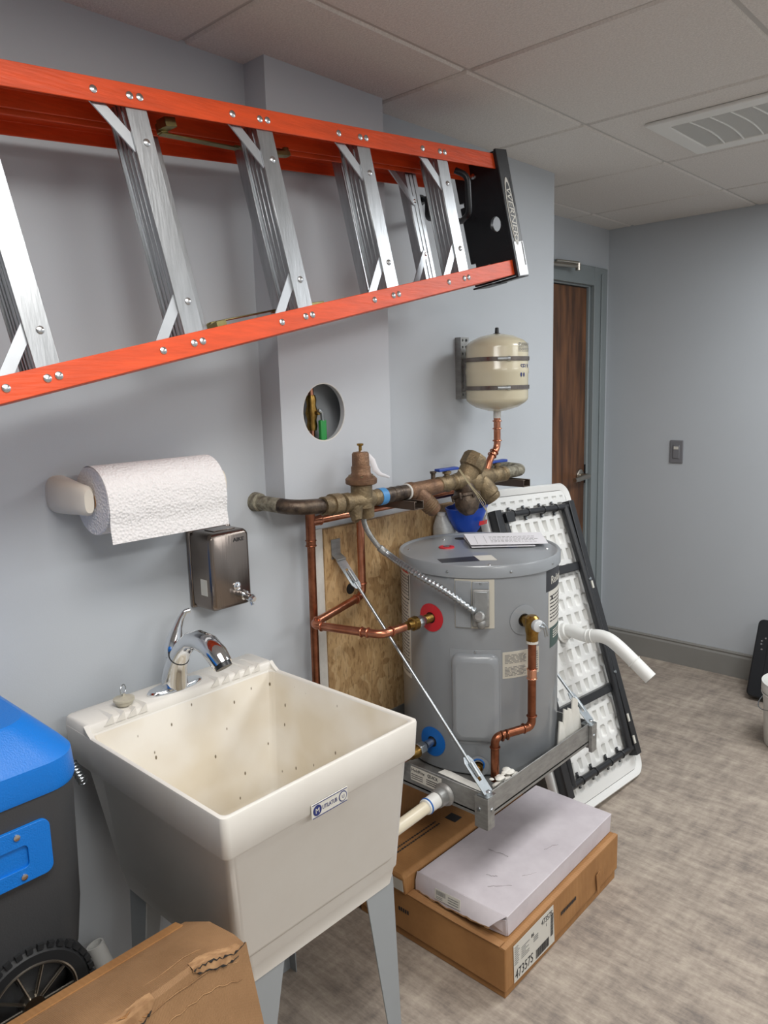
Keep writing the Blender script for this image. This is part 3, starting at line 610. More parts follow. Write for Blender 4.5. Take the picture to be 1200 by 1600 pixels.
# pressure reducing valve
pv = thing('pressure_reducing_valve', 'bronze bell shaped pressure reducing valve on the brown pipe', 'valve', (MXX, 1.477, MZ))
b = MB().lathe([(.024, -.075), (.027, -.073), (.027, -.052), (.022, -.048), (.026, -.03), (.031, 0), (.028, .028), (.021, .042), (.023, .046), (.023, .066)], (MXX, 1.477, MZ), (0, 1, 0), 24)
b.lathe([(.030, -.02), (.030, .045)], (MXX, 1.477, MZ), (0, 0, 1), 28)
b.tube([(MXX+.01, 1.44, 1.215), (MXX+.02, 1.435, 1.180), (MXX+.022, 1.435, 1.178)], [.022, .014, .010], 14).tube([(MXX, 1.49, 1.215), (MXX, 1.497, 1.178)], [.026, .020], 14)
b.build('valve_body', 'bronze', pv)
MB().lathe([(.033, 0), (.0425, .004), (.0435, .008), (.0435, .017), (.038, .023), (.030, .028), (.0265, .034), (.0265, .050), (.024, .053), (.0235, .085), (.020, .090), (.006, .092)], (MXX, 1.477, MZ+.042), (0, 0, 1), 32).build('bell_housing', 'bronzer', pv)
for k in range(6):
    a = k*PI/3+.3; MB().lathe([(.0045, 0), (.0045, .005)], (MXX+.034*math.cos(a), 1.477+.034*math.sin(a), MZ+.064), (0, 0, 1), 6).build('bolt', 'bronze', pv)
MB().lathe([(.0045, 0), (.0045, .018), (.009, .020), (.009, .025), (.005, .026)], (MXX, 1.477, MZ+.130), (0, 0, 1), 12).build('adjusting_screw', 'brass', pv)
tgp = [V((MXX+.004, 1.474, 1.362)), V((MXX+.016, 1.490, 1.350)), V((MXX+.020, 1.503, 1.335)), V((MXX+.024, 1.508, 1.312)), V((MXX+.030, 1.520, 1.297)), V((MXX+.034, 1.540, 1.290)), V((MXX+.032, 1.556, 1.284))]
MB().tube(tgp, [.003, .007, .008, .009, .006, .004, .003], 8, flat=.3).build('paper_tag', 'sheet', pv, label='curled white tag hanging from the valve stem')
# strainer
stn = thing('pipe_strainer', 'bronze Y strainer branching down from the brown pipe', 'strainer', (MXX, 1.76, MZ))
MB().lathe([(.024, 0), (.027, .004), (.027, .02), (.024, .03), (.025, .12), (.023, .145)], (MXX, 1.668, MZ), (0, 1, 0), 24).build('strainer_body', 'bronzer', stn)
MB().lathe([(.024, 0), (.026, .03), (.0265, .072), (.024, .076), (.024, .082), (.020, .090), (.008, .092)], (MXX, 1.705, MZ-.004), (.35, .62, -.72), 24).build('strainer_leg', 'bronzer', stn)
sb = MB()
for i in range(5):
    p = V((MXX, 1.705, MZ-.004))+V((.35, .62, -.72)).normalized()*(.042+.007*i); sb.torus(p, (.35, .62, -.72), .0262, .0014, 24, 6)
sb.build('knurled_grip', 'bronze', stn)
MB().lathe([(.007, 0), (.007, .02), (.010, .022), (.010, .028)], (MXX-.01, 1.80, MZ+.018), (0, 0, 1), 12).build('test_cock', 'oldpipe', stn)
# isolation ball valves
def ballvalve(y, label, k):
    t = thing('ball_valve', label, 'valve', (MXX, y, MZ))
    MB().lathe([(.022, -.045), (.025, -.043), (.025, -.028), (.021, -.025), (.027, 0), (.021, .025), (.025, .028), (.025, .043), (.022, .045)], (MXX, y, MZ+.003), (0, 1, 0), 24).build('valve_body', 'bronze', t)
    MB().cyl((MXX, y, MZ+.02), (MXX, y, MZ+.043), .009).cyl((MXX, y, MZ+.034), (MXX, y, MZ+.041), .014).build('stem', 'bronze', t)
    hp_ = [V((MXX-.028, y-.022, MZ+.040)), V((MXX+.0, y-.010, MZ+.044)), V((MXX, y, MZ+.046)), V((MXX, y+.010, MZ+.044)), V((MXX+.028, y+.022, MZ+.040))]
    MB().tube(hp_, [.010, .009, .007, .009, .010], 12, ref=(0, 0, 1), flat=2.2 if 0 else 1).v
    MB().prism([V((MXX-.016, y-.042, MZ+.043)), V((MXX+.010, y-.048, MZ+.043)), V((MXX+.007, y-.012, MZ+.043)), V((MXX+.016, y+.042, MZ+.043)), V((MXX-.010, y+.048, MZ+.043)), V((MXX-.007, y+.012, MZ+.043))], (0, 0, .009)).build('tee_handle', 'bluehandle', t, bevel=.002, label='blue tee handle')
ballvalve(1.855, 'bronze ball valve with blue handle between the strainer and the backflow valve', 0)
ballvalve(2.125, 'bronze ball valve with blue handle beside the tank riser', 1)
# backflow preventer
bf = thing('backflow_preventer', 'bulky bronze backflow preventer with angled hexagonal cap on the pipe', 'backflow preventer', (MXX, 1.98, MZ))
b = MB().lathe([(.026, 0), (.030, .02), (.034, .08), (.034, .14), (.026, .19)], (MXX, 1.893, MZ+.002), (0, 1, .0), 24); b.ball((MXX, 1.985, MZ-.006), .042)
b.build('valve_body', 'bronze', bf)
dcap = V((.15, .55, .82)).normalized(); oc = V((MXX, 1.945, MZ+.005))
MB().lathe([(.030, 0), (.033, .02), (.033, .05)], oc, dcap, 24).build('check_housing', 'bronze', bf)
MB().lathe([(.036, .042), (.0415, .046), (.0415, .080), (.034, .092), (.018, .094)], oc, dcap, 8).build('hex_cap', 'bronze', bf)
d2 = V((.45, .38, -.81)).normalized(); oc2 = V((MXX+.01, 2.010, MZ-.004))
MB().lathe([(.030, 0), (.034, .02), (.034, .058), (.030, .063), (.031, .070), (.026, .080), (.010, .083)], oc2, d2, 24).build('second_check_cap', 'bronze', bf)
d3 = V((.30, -.10, -.95)).normalized(); oc3 = V((MXX+.005, 1.935, MZ-.012))
MB().lathe([(.030, 0), (.036, .020), (.044, .030), (.044, .038), (.038, .040), (.040, .062), (.030, .082), (.016, .094), (.012, .096)], oc3, d3, 28).build('relief_chamber', 'oldpipe', bf)
uo = d3.orthogonal().normalized(); wo = d3.cross(uo)
for k in range(6):
    a = k*PI/3; p = oc3+d3*.026+(uo*math.cos(a)+wo*math.sin(a))*.041
    MB().lathe([(.006, 0), (.006, .018), (.004, .021)], p, d3, 6).build('flange_bolt', 'oldpipe', bf)
sg_ = thing('string', 'loose tan string tied to the backflow valve and hanging down', 'string', (.2, 1.93, 1.15))
for q in (0, .004, -.003): MB().tube([V((MXX+.032, 1.875+q, 1.275)), V((MXX+.055, 1.905+q, 1.22)), V((MXX+.068, 1.925+q*2, 1.19)), V((MXX+.075, 1.940+q*3, 1.165)), V((MXX+.080, 1.955, 1.135))], .0009, 6).build('strand', 'string', sg_)
MB().tube([V((MXX+.080, 1.955, 1.135)), V((.20, 1.985, 1.11)), V((.19, 2.00, 1.085))], .0010, 6).build('strand', 'string', sg_)
# unistrut arms
for y, lb in ((1.655, 'short steel strut arm under the pipe beside the blue tape'), (2.225, 'short steel strut arm under the right end of the pipe')):
    MBx = MB()
    MBx.box(0, .205, y-.0205, y-.018, 1.182, 1.2065).box(0, .205, y+.018, y+.0205, 1.182, 1.2065).box(0, .205, y-.018, y+.018, 1.182, 1.1845).box(0, .205, y-.018, y-.010, 1.204, 1.2065).box(0, .205, y+.010, y+.018, 1.204, 1.2065)
    tag(MBx.build('strut_arm', 'strutbr', loc=(0, y, 1.19), bevel=.0005, seg=1), lb, 'bracket')

# ================================================================ OSB BOARD
MB_ = MB().box(.0, .020, 1.450, 2.06, .43, 1.1345)
osb_o = tag(MB_.build('osb_board', 'osb', loc=(0, 1.75, .43), bevel=.0015), 'brown strand board panel fixed to the wall behind the water heater', 'board')
tag(MB().box(0, .014, 1.415, 1.449, .43, 1.137).build('trim_strip', 'drywall', loc=(0, 1.43, .43)), 'narrow white strip at the left edge of the strand board', 'trim')
MB().cyl((.0165, 1.548, .940), (.0206, 1.548, .940), .017).build('knot_hole', 'dark', osb_o, label='dark burnt hole in the board')

# ================================================================ COPPER LINES
CR = .0115
def ring(b, p, d, r=CR): b.torus(p, d, r+.0012, .0022, 20, 8)
c1 = thing('copper_hot_pipe', 'copper pipe dropping behind the tub with a tee branch along the wall', 'pipe', (.05, 1.372, 1.0))
b = MB().cyl((.05, 1.374, 1.215), (.05, 1.366, .30), CR); b.build('riser', 'copperd', c1)
b = MB().cyl((.05, 1.374, 1.212), (.05, 1.373, 1.105), CR+.0022); ring(b, (.05, 1.373, 1.105), (0, 0, 1), CR+.001); ring(b, (.05, 1.373, 1.120), (0, 0, 1), CR+.001)
b.build('tee_fitting', 'copperd', c1)
b = MB().cyl((.05, 1.374, 1.172), (.055, 2.02, 1.176), CR*.9); b.cyl((.05, 1.374, 1.172), (.05, 1.410, 1.172), CR+.002); ring(b, (.05, 1.410, 1.172), (0, 1, 0), CR); b.build('branch', 'copper', c1)
c2 = thing('copper_feed_pipe', 'copper pipe with elbows turning from the pressure valve to the heater hot port', 'pipe', (.1, 1.55, .9))
b = MB(); P = [(.145, 1.490, 1.20), (.075, 1.553, 1.15), (.062, 1.556, .925), (.100, 1.318, .902), (.300, 1.383, .898), (.302, 1.470, .897)]
P[0] = (.062, 1.556, 1.20); P.pop(1)
path = elbowed(P, .028); b.tube(path, CR, 18).build('pipe_run', 'copper', c2)
b = MB()
for p, d in ((V((.062, 1.556, .962)), V((0, 0, 1))), (V((.062, 1.556, 1.19)), V((0, 0, 1))), (V((.068, 1.522, .9215)), V((.04, -.24, -.02))), (V((.096, 1.342, .904)), V((.04, -.24, -.02))), (V((.130, 1.328, .9015)), V((.2, .065, 0))), (V((.245, 1.365, .899)), V((.2, .065, 0))), (V((.262, 1.371, .899)), V((.2, .065, 0))), (V((.301, 1.418, .898)), V((0, 1, 0)))):
    ring(b, p, d)
b.build('elbow_collars', 'copper', c2)
# ================================================================ WATER HEATER
HX, HY, HR, HZ0, HZ1 = .300, 1.812, .232, .452, 1.055
wh = thing('water_heater', 'short grey electric water heater standing on the metal wall tray', 'water heater', (HX, HY, HZ0))
def CY(deg, z, r=HR): a = math.radians(deg); return V((HX+r*math.cos(a), HY+r*math.sin(a), z))
MB().lathe([(HR-.004, 0), (HR, .006), (HR, HZ1-HZ0-.03)], (HX, HY, HZ0), (0, 0, 1), 96).build('tank_jacket', 'heater', wh)
lidp = [(HR+.001, HZ1-HZ0-.034), (HR+.006, HZ1-HZ0-.034), (HR+.006, HZ1-HZ0-.004), (HR+.003, HZ1-HZ0), (HR-.002, HZ1-HZ0-.001), (HR-.006, HZ1-HZ0-.0045), (.05, HZ1-HZ0-.0045)]
lid = MB().lathe(lidp, (HX, HY, HZ0), (0, 0, 1), 96).build('top_cover', 'heater', wh)
TZ = HZ1-.0043
for a in (-75, -33, 5, 150, 110):
    MB().lathe([(.004, 0), (.0035, .002), (.001, .003)], CY(a, HZ1-.019, HR+.006), CY(a, 0, 1)-CY(a, 0, 0), 8).build('screw', 'zinc', lid)
for x, y, z in ((.13, 1.86, 0), (.445, 1.66, 0), (.46, 1.93, 0), (.14, 1.68, 0)): MB().lathe([(.004, 0), (.003, .002)], (x, y, TZ), (0, 0, 1), 8).build('screw', 'rivet', lid)
MB().lathe([(.024, 0), (.023, .003), (.014, .004), (.012, .002)], (.212, 1.770, TZ), (0, 0, 1), 32).build('hot_port_cap', 'red', lid, label='red ring cap on the heater top')
MB().cyl((.212, 1.770, TZ+.004), (.212, 1.770, TZ+.0055), .010).build('port_screw', 'zinc', lid)
MB().lathe([(.026, 0), (.025, .003), (.012, .004)], (.352, 1.905, TZ), (0, 0, 1), 32).build('cold_port_cap', 'blue', lid, label='blue ring cap on the heater top')
MB().lathe([(.018, 0), (.018, .0008)], (.165, 1.900, TZ), (0, 0, 1), 24).build('anode_hole', 'dark', lid)
def on_top(pts, m, name, z=TZ, th=.0006, lab=None): return MB().prism([V((x, y, z)) for x, y in pts], (0, 0, th)).build(name, m, lid, label=lab)
on_top([(.288, 1.632), (.325, 1.605), (.395, 1.685), (.350, 1.722)], 'blacklbl', 'rating_plate', lab='dark rating plate')
on_top([(.343, 1.726), (.392, 1.690), (.428, 1.722), (.380, 1.762)], 'label', 'instruction_label', lab='small white label')
def patch(t0, t1, z0, z1, r, th, m, name, parent=wh, lab=None, n=10, bulge=0):
    a = []; c = []
    for k in range(n+1):
        t = t0+(t1-t0)*k/n; a += [CY(t, z0, r), CY(t, z1, r)]; c += [CY(t, z0, r+th), CY(t, z1, r+th)]
    o = 2*(n+1); fs = []
    for k in range(n):
        i = 2*k; fs += [(o+i, o+i+2, o+i+3, o+i+1), (i, i+1, i+3, i+2), (i, i+2, o+i+2, o+i), (i+1, o+i+1, o+i+3, i+3)]
    fs += [(0, o, o+1, 1), (o-2, o-1, 2*o-1, 2*o-2)]
    return MB().add(a+c, fs).build(name, m, parent, label=lab, bevel=.0004 if th < .002 else .002)
def print_lines(t0, t1, z0, z1, rows, parent, r=HR+.0012, m='inkg', gap=.45, seed=1):
    rnd = random.Random(seed); b = MB()
    for i in range(rows):
        z = z0+(z1-z0)*(i+.5)/rows; h = (z1-z0)/rows*gap/2; t = t0
        while t < t1-1:
            e_ = min(t1, t+rnd.uniform(1.5, 5)); n = 2
            p = [CY(t, z-h, r), CY(e_, z-h, r), CY(e_, z+h, r), CY(t, z+h, r)]; d = (CY((t+e_)/2, 0, 1)-CY((t+e_)/2, 0, 0))*.0003
            b.prism(p, d); t = e_+rnd.uniform(.5, 1.2)
    return b.build('print', m, parent)
# upper electric box with conduit entry
patch(-70.5, -44, .880, 1.017, HR, .0015, 'label2', 'access_gasket', lab='cream paper gasket behind the junction cover')
jb = patch(-70, -59.2, .882, 1.013, HR+.0016, .004, 'heater', 'junction_cover')
jb2 = patch(-58.6, -47.5, .886, 1.012, HR+.0016, .004, 'heater', 'switch_cover')
b = MB(); nrm = (CY(-53, 0, 1)-CY(-53, 0, 0)); tng = V((-nrm.y, nrm.x, 0)); c0 = CY(-53, .945, HR+.006)
for z0, z1 in ((-.055, .048),):
    b.prism([c0-tng*.022+V((0, 0, z0)), c0+tng*.022+V((0, 0, z0)), c0+tng*.022+V((0, 0, z1)), c0-tng*.022+V((0, 0, z1))], nrm*.014)
bx = b.build('conduit_box', 'galv', wh, bevel=.003)
b = MB().prism([c0+nrm*.0142-tng*.017+V((0, 0, -.020)), c0+nrm*.0142+tng*.017+V((0, 0, -.020)), c0+nrm*.0142+tng*.017+V((0, 0, .043)), c0+nrm*.0142-tng*.017+V((0, 0, .043))], nrm*.0015).build('box_door', 'zinc', bx, bevel=.0008)
for z in (.062, -.060):
    MB().lathe([(.0035, 0), (.003, .002)], c0+V((0, 0, z))-nrm*.0005, nrm, 8).build('screw', 'zinc', bx)
text('caution_letters', 'AL', .006, c0+nrm*.0001+V((0, 0, -.0665)), tng, (0, 0, 1), 'inkg', bx, ext=.0003)
# lower element cover
cv = MB(); rings = []
for th, zi, ti in ((0, 0, 0), (.010, .002, .4), (.016, .008, 1.6), (.018, .02, 4)):
    t0, t1, z0, z1 = -73+ti, -41-ti, .553+zi, .808-zi; rg = []
    rc = .022; dt = math.degrees(rc/HR)
    for (ta, za, a0) in ((t1-dt, z1-rc, 0), (t0+dt, z1-rc, PI/2), (t0+dt, z0+rc, PI), (t1-dt, z0+rc, 1.5*PI)):
        for k in range(6): a = a0+PI/2*k/5; rg.append(CY(ta+dt*math.cos(a), za+rc*math.sin(a), HR+th))
    rings.append(rg)
# cap as a grid so it follows the curve
nz, ntt = 2, 12
cv.loft(rings, True, False)
last = rings[-1]
t0, t1, z0, z1 = -69, -45, .573, .788
cen = [CY(-57, .68, HR+.0185)]
cv.add(last+cen, [(i, (i+1) % len(last), len(last)) for i in range(len(last))])
cvo = cv.build('element_cover', 'heater', wh, ang=60)
patch(-74.5, -39.5, .545, .818, HR, .0012, 'heater', 'cover_flange')
MB().lathe([(.004, 0), (.003, .002)], CY(-57, .813, HR+.001), CY(-57, 0, 1)-CY(-57, 0, 0), 8).build('screw', 'zinc', wh)
# labels on jacket
w1 = patch(-38.5, -9, .734, .810, HR, .0008, 'label2', 'warning_label', lab='cream warning label')
print_lines(-37, -21, .776, .803, 7, w1, seed=3); print_lines(-37, -21, .740, .768, 7, w1, seed=4); print_lines(-12, -10, .742, .800, 9, w1, seed=5)
w2 = patch(-1, 30, .956, 1.017, HR, .0008, 'blacklbl', 'brand_label', lab='dark brand label')
text('lettering', 'Reliance', .033, None, None, None, 'label', w2, ext=.0002, fn=lambda p: CY(5+math.degrees(p.x/HR), .975+p.y, HR+.0014+p.z))
w3 = patch(2, 30, .848, .9555, HR, .0008, 'label', 'data_label', lab='white data label')
print_lines(4, 28, .862, .945, 8, w3, seed=6, m='ink', gap=.3); print_lines(6, 10, .93, .94, 1, w3, seed=8, m='ink', gap=1)
w4 = patch(4.5, 30, .788, .847, HR, .0008, 'dkgreen', 'efficiency_label', lab='dark green label')
print_lines(9, 26, .812, .84, 4, w4, seed=9, m='label')
w5 = patch(-150, -112, .690, 1.020, HR, .0008, 'label', 'hazard_label', lab='tall white hazard label at the left side')
print_lines(-148, -114, .70, .92, 22, w5, seed=10); patch(-150, -113, .925, .928, HR+.0009, .0004, 'ink', 'rule', w5); patch(-113.6, -112.8, .925, 1.0, HR+.0009, .0004, 'ink', 'rule', w5); patch(-150, -113, 1.003, 1.016, HR+.0009, .0004, 'red', 'red_header', w5)
print_lines(-148, -114, .935, .998, 7, w5, seed=12)
def port(deg, z, m, ro, name, lab, hole=.016):
    d = CY(deg, 0, 1)-CY(deg, 0, 0); b = MB(); n = 40; rings = []
    for r, h in ((hole, .001), (ro, .001), (ro, .0025), (hole+.003, .004), (hole, .004)):
        rg = []
        for k in range(n):
            a = 2*PI*k/n; rg.append(CY(deg+math.degrees(r*math.cos(a)/HR), z+r*math.sin(a), HR+h))
        rings.append(rg)
    b.loft(rings, False, False, close=True); o = b.build(name, m, wh, label=lab)
    b = MB(); b.add([CY(deg+math.degrees(hole*math.cos(2*PI*k/n)/HR), z+hole*math.sin(2*PI*k/n), HR+.0015) for k in range(n)], [tuple(range(n))]).build('port_hole', 'dark', o)
    return o
port(-89, .897, 'red', .040, 'hot_port_ring', 'red ring round the hot outlet'); port(-89.5, .529, 'blue', .043, 'cold_port_ring', 'blue ring round the cold inlet'); port(-23, .896, 'heater', .042, 'relief_port_ring', None, .018); port(-55.5, .479, 'heater', .030, 'drain_port_ring', None, .016)
MB().torus(CY(-55.5, .485, HR+.003), CY(-55.5, 0, 1)-CY(-55.5, 0, 0), .0165, .0025).build('drain_seal', 'blue', wh, label='blue seal round the drain port')
# hot outlet fittings
ho = thing('hot_outlet_fitting', 'brass and steel union joining the copper pipe to the red heater port', 'pipe fitting', (.302, 1.53, .897))
MB().cyl((.304, 1.582, .897), (.3035, 1.548, .897), .011).build('nipple', 'zinc', ho)
b = MB(); [b.torus((.304, 1.552+.005*i, .897), (0, 1, 0), .0112, .0016, 18, 6) for i in range(6)]; b.build('thread', 'brass', ho)
MB().lathe([(.014, 0), (.0165, .004), (.0165, .018), (.013, .024)], (.303, 1.522, .897), (0, 1, 0), 8).build('union_nut', 'zinc', ho, label='grey dielectric union nut')
MB().lathe([(.0125, 0), (.014, .018), (.019, .020), (.020, .034), (.017, .038)], (.302, 1.482, .897), (0, 1, 0), 12).build('brass_nut', 'brass', ho)
# cold inlet fittings
ci = thing('cold_inlet_fitting', 'brass and steel union on the blue heater port beside the tub', 'pipe fitting', (.30, 1.5, .53))
MB().cyl((.302, 1.582, .529), (.3015, 1.548, .528), .011).build('nipple', 'zinc', ci)
MB().lathe([(.014, 0), (.0185, .004), (.0185, .026), (.013, .032)], (.3015, 1.512, .527), (0, 1, 0), 6).build('union_nut', 'zinc', ci, bevel=.001)
MB().lathe([(.012, 0), (.013, .02), (.016, .024), (.016, .036), (.019, .040), (.019, .052)], (.3015, 1.458, .526), (0, 1, 0), 20).build('brass_nut', 'brass', ci)
b = MB().tube(elbowed([(.3015, 1.460, .526), (.30, 1.335, .522), (.05, 1.330, .522)], .03), .0115, 16); b.build('pipe_run', 'copper', ci)
MB().cyl((.05, 1.33, .522), (.0, 1.33, .522), .0115).build('wall_stub', 'copper', ci)
# relief valve with discharge pipe
rv = thing('relief_valve', 'brass relief valve with copper discharge pipe on the front of the heater', 'valve', (.55, 1.69, .9))
d = (CY(-23, 0, 1)-CY(-23, 0, 0)); s0 = CY(-23, .897, HR-.005); vc = s0+d*.046
MB().cyl(s0, s0+d*.045, .013).lathe([(.017, .022), (.018, .024), (.018, .034), (.015, .038)], s0, d, 8).build('inlet', 'brass', rv)
MB().lathe([(.015, -.052), (.0165, -.048), (.0165, -.030), (.019, -.020), (.020, .0), (.018, .016), (.011, .022)], vc, (0, 0, 1), 24).lathe([(.018, 0), (.019, .012), (.015, .024)], vc-d*.006, d, 20).build('valve_body', 'brass', rv)
MB().lathe([(.015, 0), (.0165, .003), (.0165, .014), (.012, .017)], vc+d*.016, d, 20).build('bonnet', 'cast', rv, label='pale blue grey valve bonnet')
tg = V((-d.y, d.x, 0)); q0 = vc+d*.033
MB().tube([q0, q0+tg*.010+V((0, 0, .008)), q0+tg*.022+V((0, 0, -.006)), q0+tg*.027+V((0, 0, -.030))], [.004, .004, .0045, .003], 10, flat=.5).tube([q0+d*.004, q0+d*.004+tg*.012+V((0, 0, -.004)), q0+d*.003+tg*.018+V((0, 0, -.030))], .0035, 8, flat=.5).build('test_lever', 'zinc', rv)
DP = [(vc.x, vc.y, .850), (vc.x, vc.y, .603), (.508, 1.592, .600), (.508, 1.592, .475)]
dpp = elbowed(DP, .020); MB().tube(dpp, .0115, 18).build('discharge_pipe', 'copperd', rv)
b = MB()
ring(b, (vc.x, vc.y, .768), (0, 0, 1)); ring(b, (vc.x, vc.y, .742), (0, 0, 1)); b.cyl((vc.x, vc.y, .768), (vc.x, vc.y, .742), .0128)
b.build('coupling', 'copperb', rv, label='bright copper coupling')
b = MB()
for p, dd in ((V((vc.x, vc.y, .634)), V((0, 0, 1))), (V((vc.x-.010, vc.y-.025, .603)), V((.5, .9, 0))), (V((.518, 1.610, .600)), V((.5, .9, 0))), (V((.525, 1.624, .601)), V((.5, .9, 0))), (V((.508, 1.592, .572)), V((0, 0, 1)))): ring(b, p, dd)
b.build('elbow_collars', 'copperd', rv); MB().cyl((vc.x, vc.y, .850), (vc.x, vc.y, .842), .0165).build('thread_tape', 'label', rv)
# drain valve
dv = thing('drain_valve', 'small brass drain spigot low on the heater front', 'valve', tuple(CY(-55.5, .479)))
d = (CY(-55.5, 0, 1)-CY(-55.5, 0, 0)); s0 = CY(-55.5, .479, HR-.002)
MB().cyl(s0, s0+d*.012, .0135).lathe([(.011, .0), (.0105, .020), (.012, .022), (.012, .03), (.010, .032), (.010, .045)], s0, d+V((0, 0, -.6)), 16).torus(s0+(d+V((0, 0, -.6))).normalized()*.036, d+V((0, 0, -.6)), .0105, .0015).torus(s0+(d+V((0, 0, -.6))).normalized()*.041, d+V((0, 0, -.6)), .0105, .0015).build('spigot', 'brass', dv)
dv['_x'] = 0
# flexible conduit
cp0 = c0+nrm*.020+V((0, 0, -.030)); fl = thing('flexible_conduit', 'silver flexible metal conduit looping down to the heater', 'conduit', tuple(cp0))
ctrl = [V((.14, 1.495, 1.19)), V((.125, 1.508, 1.160)), V((.122, 1.530, 1.122)), V((.130, 1.560, 1.080)), V((.155, 1.572, 1.058)), V((.212, 1.560, 1.042)), V((.300, 1.545, 1.020)), V((.378, 1.560, .986)), cp0+V((-.014, -.010, .020))]
def crom(P, m=12):
    P = [P[0]*2-P[1]]+P+[P[-1]*2-P[-2]]; out = []
    for i in range(1, len(P)-2):
        for k in range(m):
            t = k/m; a, b, c, d_ = P[i-1:i+3]; out.append(.5*((2*b)+(c-a)*t+(2*a-5*b+4*c-d_)*t*t+(3*b-a-3*c+d_)*t**3))
    return out+[P[-2]]
cp = crom(ctrl, 22); rad = [.0098 if k % 3 else .0066 for k in range(len(cp))]
i0 = 80
MB().tube(cp[i0:], rad[i0:], 14).build('armoured_hose', 'zinc', fl, ang=180)
MB().tube(cp[:i0-8], [.0078 if k % 2 else .0068 for k in range(i0-8)], 12).build('grey_hose', 'galv', fl, label='dull grey upper length of hose')
MB().tube(cp[i0-12:i0+6], .0105, 14).build('coupling', 'galv', fl)
MB().lathe([(.010, -.012), (.013, -.010), (.013, 0), (.015, .004), (.015, .016), (.011, .020)], c0+nrm*.014+V((0, 0, -.030))+V((-.0, 0, .0)), (nrm*.6+V((-.2, -.2, .45))).normalized(), 16).ball(c0+nrm*.022+V((0, 0, -.042)), .013, 12, (1, 1, 1.3)).build('elbow_connector', 'galv', fl)
# paper on the heater top
pp = thing('paper_sheet', 'folded printed paper sheet lying on the heater top', 'paper', (.30, 1.92, HZ1))
q = [V((.175, 1.905, HZ1+.010)), V((.280, 1.800, HZ1+.006)), V((.450, 1.955, HZ1+.005)), V((.350, 2.075, HZ1+.009))]
MB().prism(q, (0, 0, .0012)).build('top_leaf', 'sheet', pp)
MB().hull([q[0]-V((0, 0, .001)), q[1]-V((0, 0, .001)), q[2]-V((0, 0, .001)), q[3]-V((0, 0, .001))], [V((.172, 1.902, HZ1+.0005)), V((.283, 1.796, HZ1+.0005)), V((.440, 1.940, HZ1+.0005)), V((.345, 2.03, HZ1+.0005))]).v
MB().prism([V((.178, 1.900, HZ1-.0005)), V((.286, 1.797, HZ1-.0005)), V((.425, 1.925, HZ1-.0005)), V((.342, 2.02, HZ1-.0005))], (0, 0, .001)).prism([V((.178, 1.900, HZ1)), V((.20, 1.88, HZ1)), q[0]+V((.02, -.02, 0)), q[0]], (.001, .001, 0)).build('bottom_leaf', 'sheet', pp)
b = MB(); e1 = (q[2]-q[1]).normalized(); e2 = (q[0]-q[1]); e2 = (e2-e1*e2.dot(e1)).normalized(); o_ = q[1]+V((0, 0, .0013)); rnd = random.Random(3)
for i in range(5):
    t = .065
    while t < .20:
        l = rnd.uniform(.004, .012); p = o_+e1*t+e2*(.028+.017*i); b.prism([p, p+e1*l, p+e1*l+e2*.004, p+e2*.004], (0, 0, .0002)); t += l+.003
for t in (.022, .05): p = o_+e1*t+e2*.015; b.prism([p, p+e1*.0008, p+e1*.0008+e2*.10, p+e2*.10], (0, 0, .0002))
b.build('print', 'inkg', pp)

# ================================================================ WALL TRAY
TX, TY0, TY1, TZ0, TZ1 = .560, 1.478, 2.035, .432, .502
ty = thing('wall_tray', 'galvanised steel wall tray carrying the water heater', 'tray', (.28, 1.75, TZ0))
b = MB().box(.021, TX, TY0, TY1, .440, .446).box(TX-.003, TX, TY0, TY1, TZ0, TZ1).box(.021, TX-.003, TY0, TY0+.003, TZ0, TZ1).box(.021, TX-.003, TY1-.003, TY1, TZ0, TZ1).box(.021, .024, TY0, TY1, TZ0, TZ1)
b.build('tray_pan', 'galv', ty, bevel=.0008, seg=1)
for y, sgn in ((TY0, 1), (TY1, -1)):
    b = MB().box(TX-.030, TX+.012, *sorted((y-sgn*.010, y-sgn*.0005)), TZ0-.022, TZ1-.006).box(TX+.0005, TX+.012, *sorted((y-sgn*.0005, y+sgn*.020)), TZ0-.022, TZ1-.006)
    b.build('corner_post', 'galv', ty, bevel=.0012)
    MB().lathe([(.006, 0), (.005, .003)], (TX+.012, y+sgn*.008, .462), (1, 0, 0), 10).build('bolt', 'zinc', ty)
    MB().lathe([(.006, 0), (.005, .003)], (TX-.016, y-sgn*.010 if sgn > 0 else y+.010, .462), (0, -1, 0), 10).build('bolt', 'zinc', ty)
plate('tray_label', [(0, 0), (.108, 0), (.108, .040), (0, .040)], [], .0008, frame_xf((.306, TY0-.0007, .457), (1, 0, -.02), (0, 0, 1)), 'label', ty, label='white maker sticker')
text('lettering', 'HoldRite', .013, (.309, TY0-.0013, .484), (1, 0, -.02), (0, 0, 1), 'ink', ty, ext=.0002)
text('lettering', 'QUICK', .013, (.366, TY0-.0013, .484), (1, 0, -.02), (0, 0, 1), 'ink', ty, ext=.0006, stretch=.9)
b = MB()
for i in range(3): b.box(.309, .350, TY0-.0013, TY0-.0011, .462+.006*i, .464+.006*i).box(.362, .408, TY0-.0013, TY0-.0011, .462+.006*i, .4645+.006*i)
b.build('print', 'ink', ty)
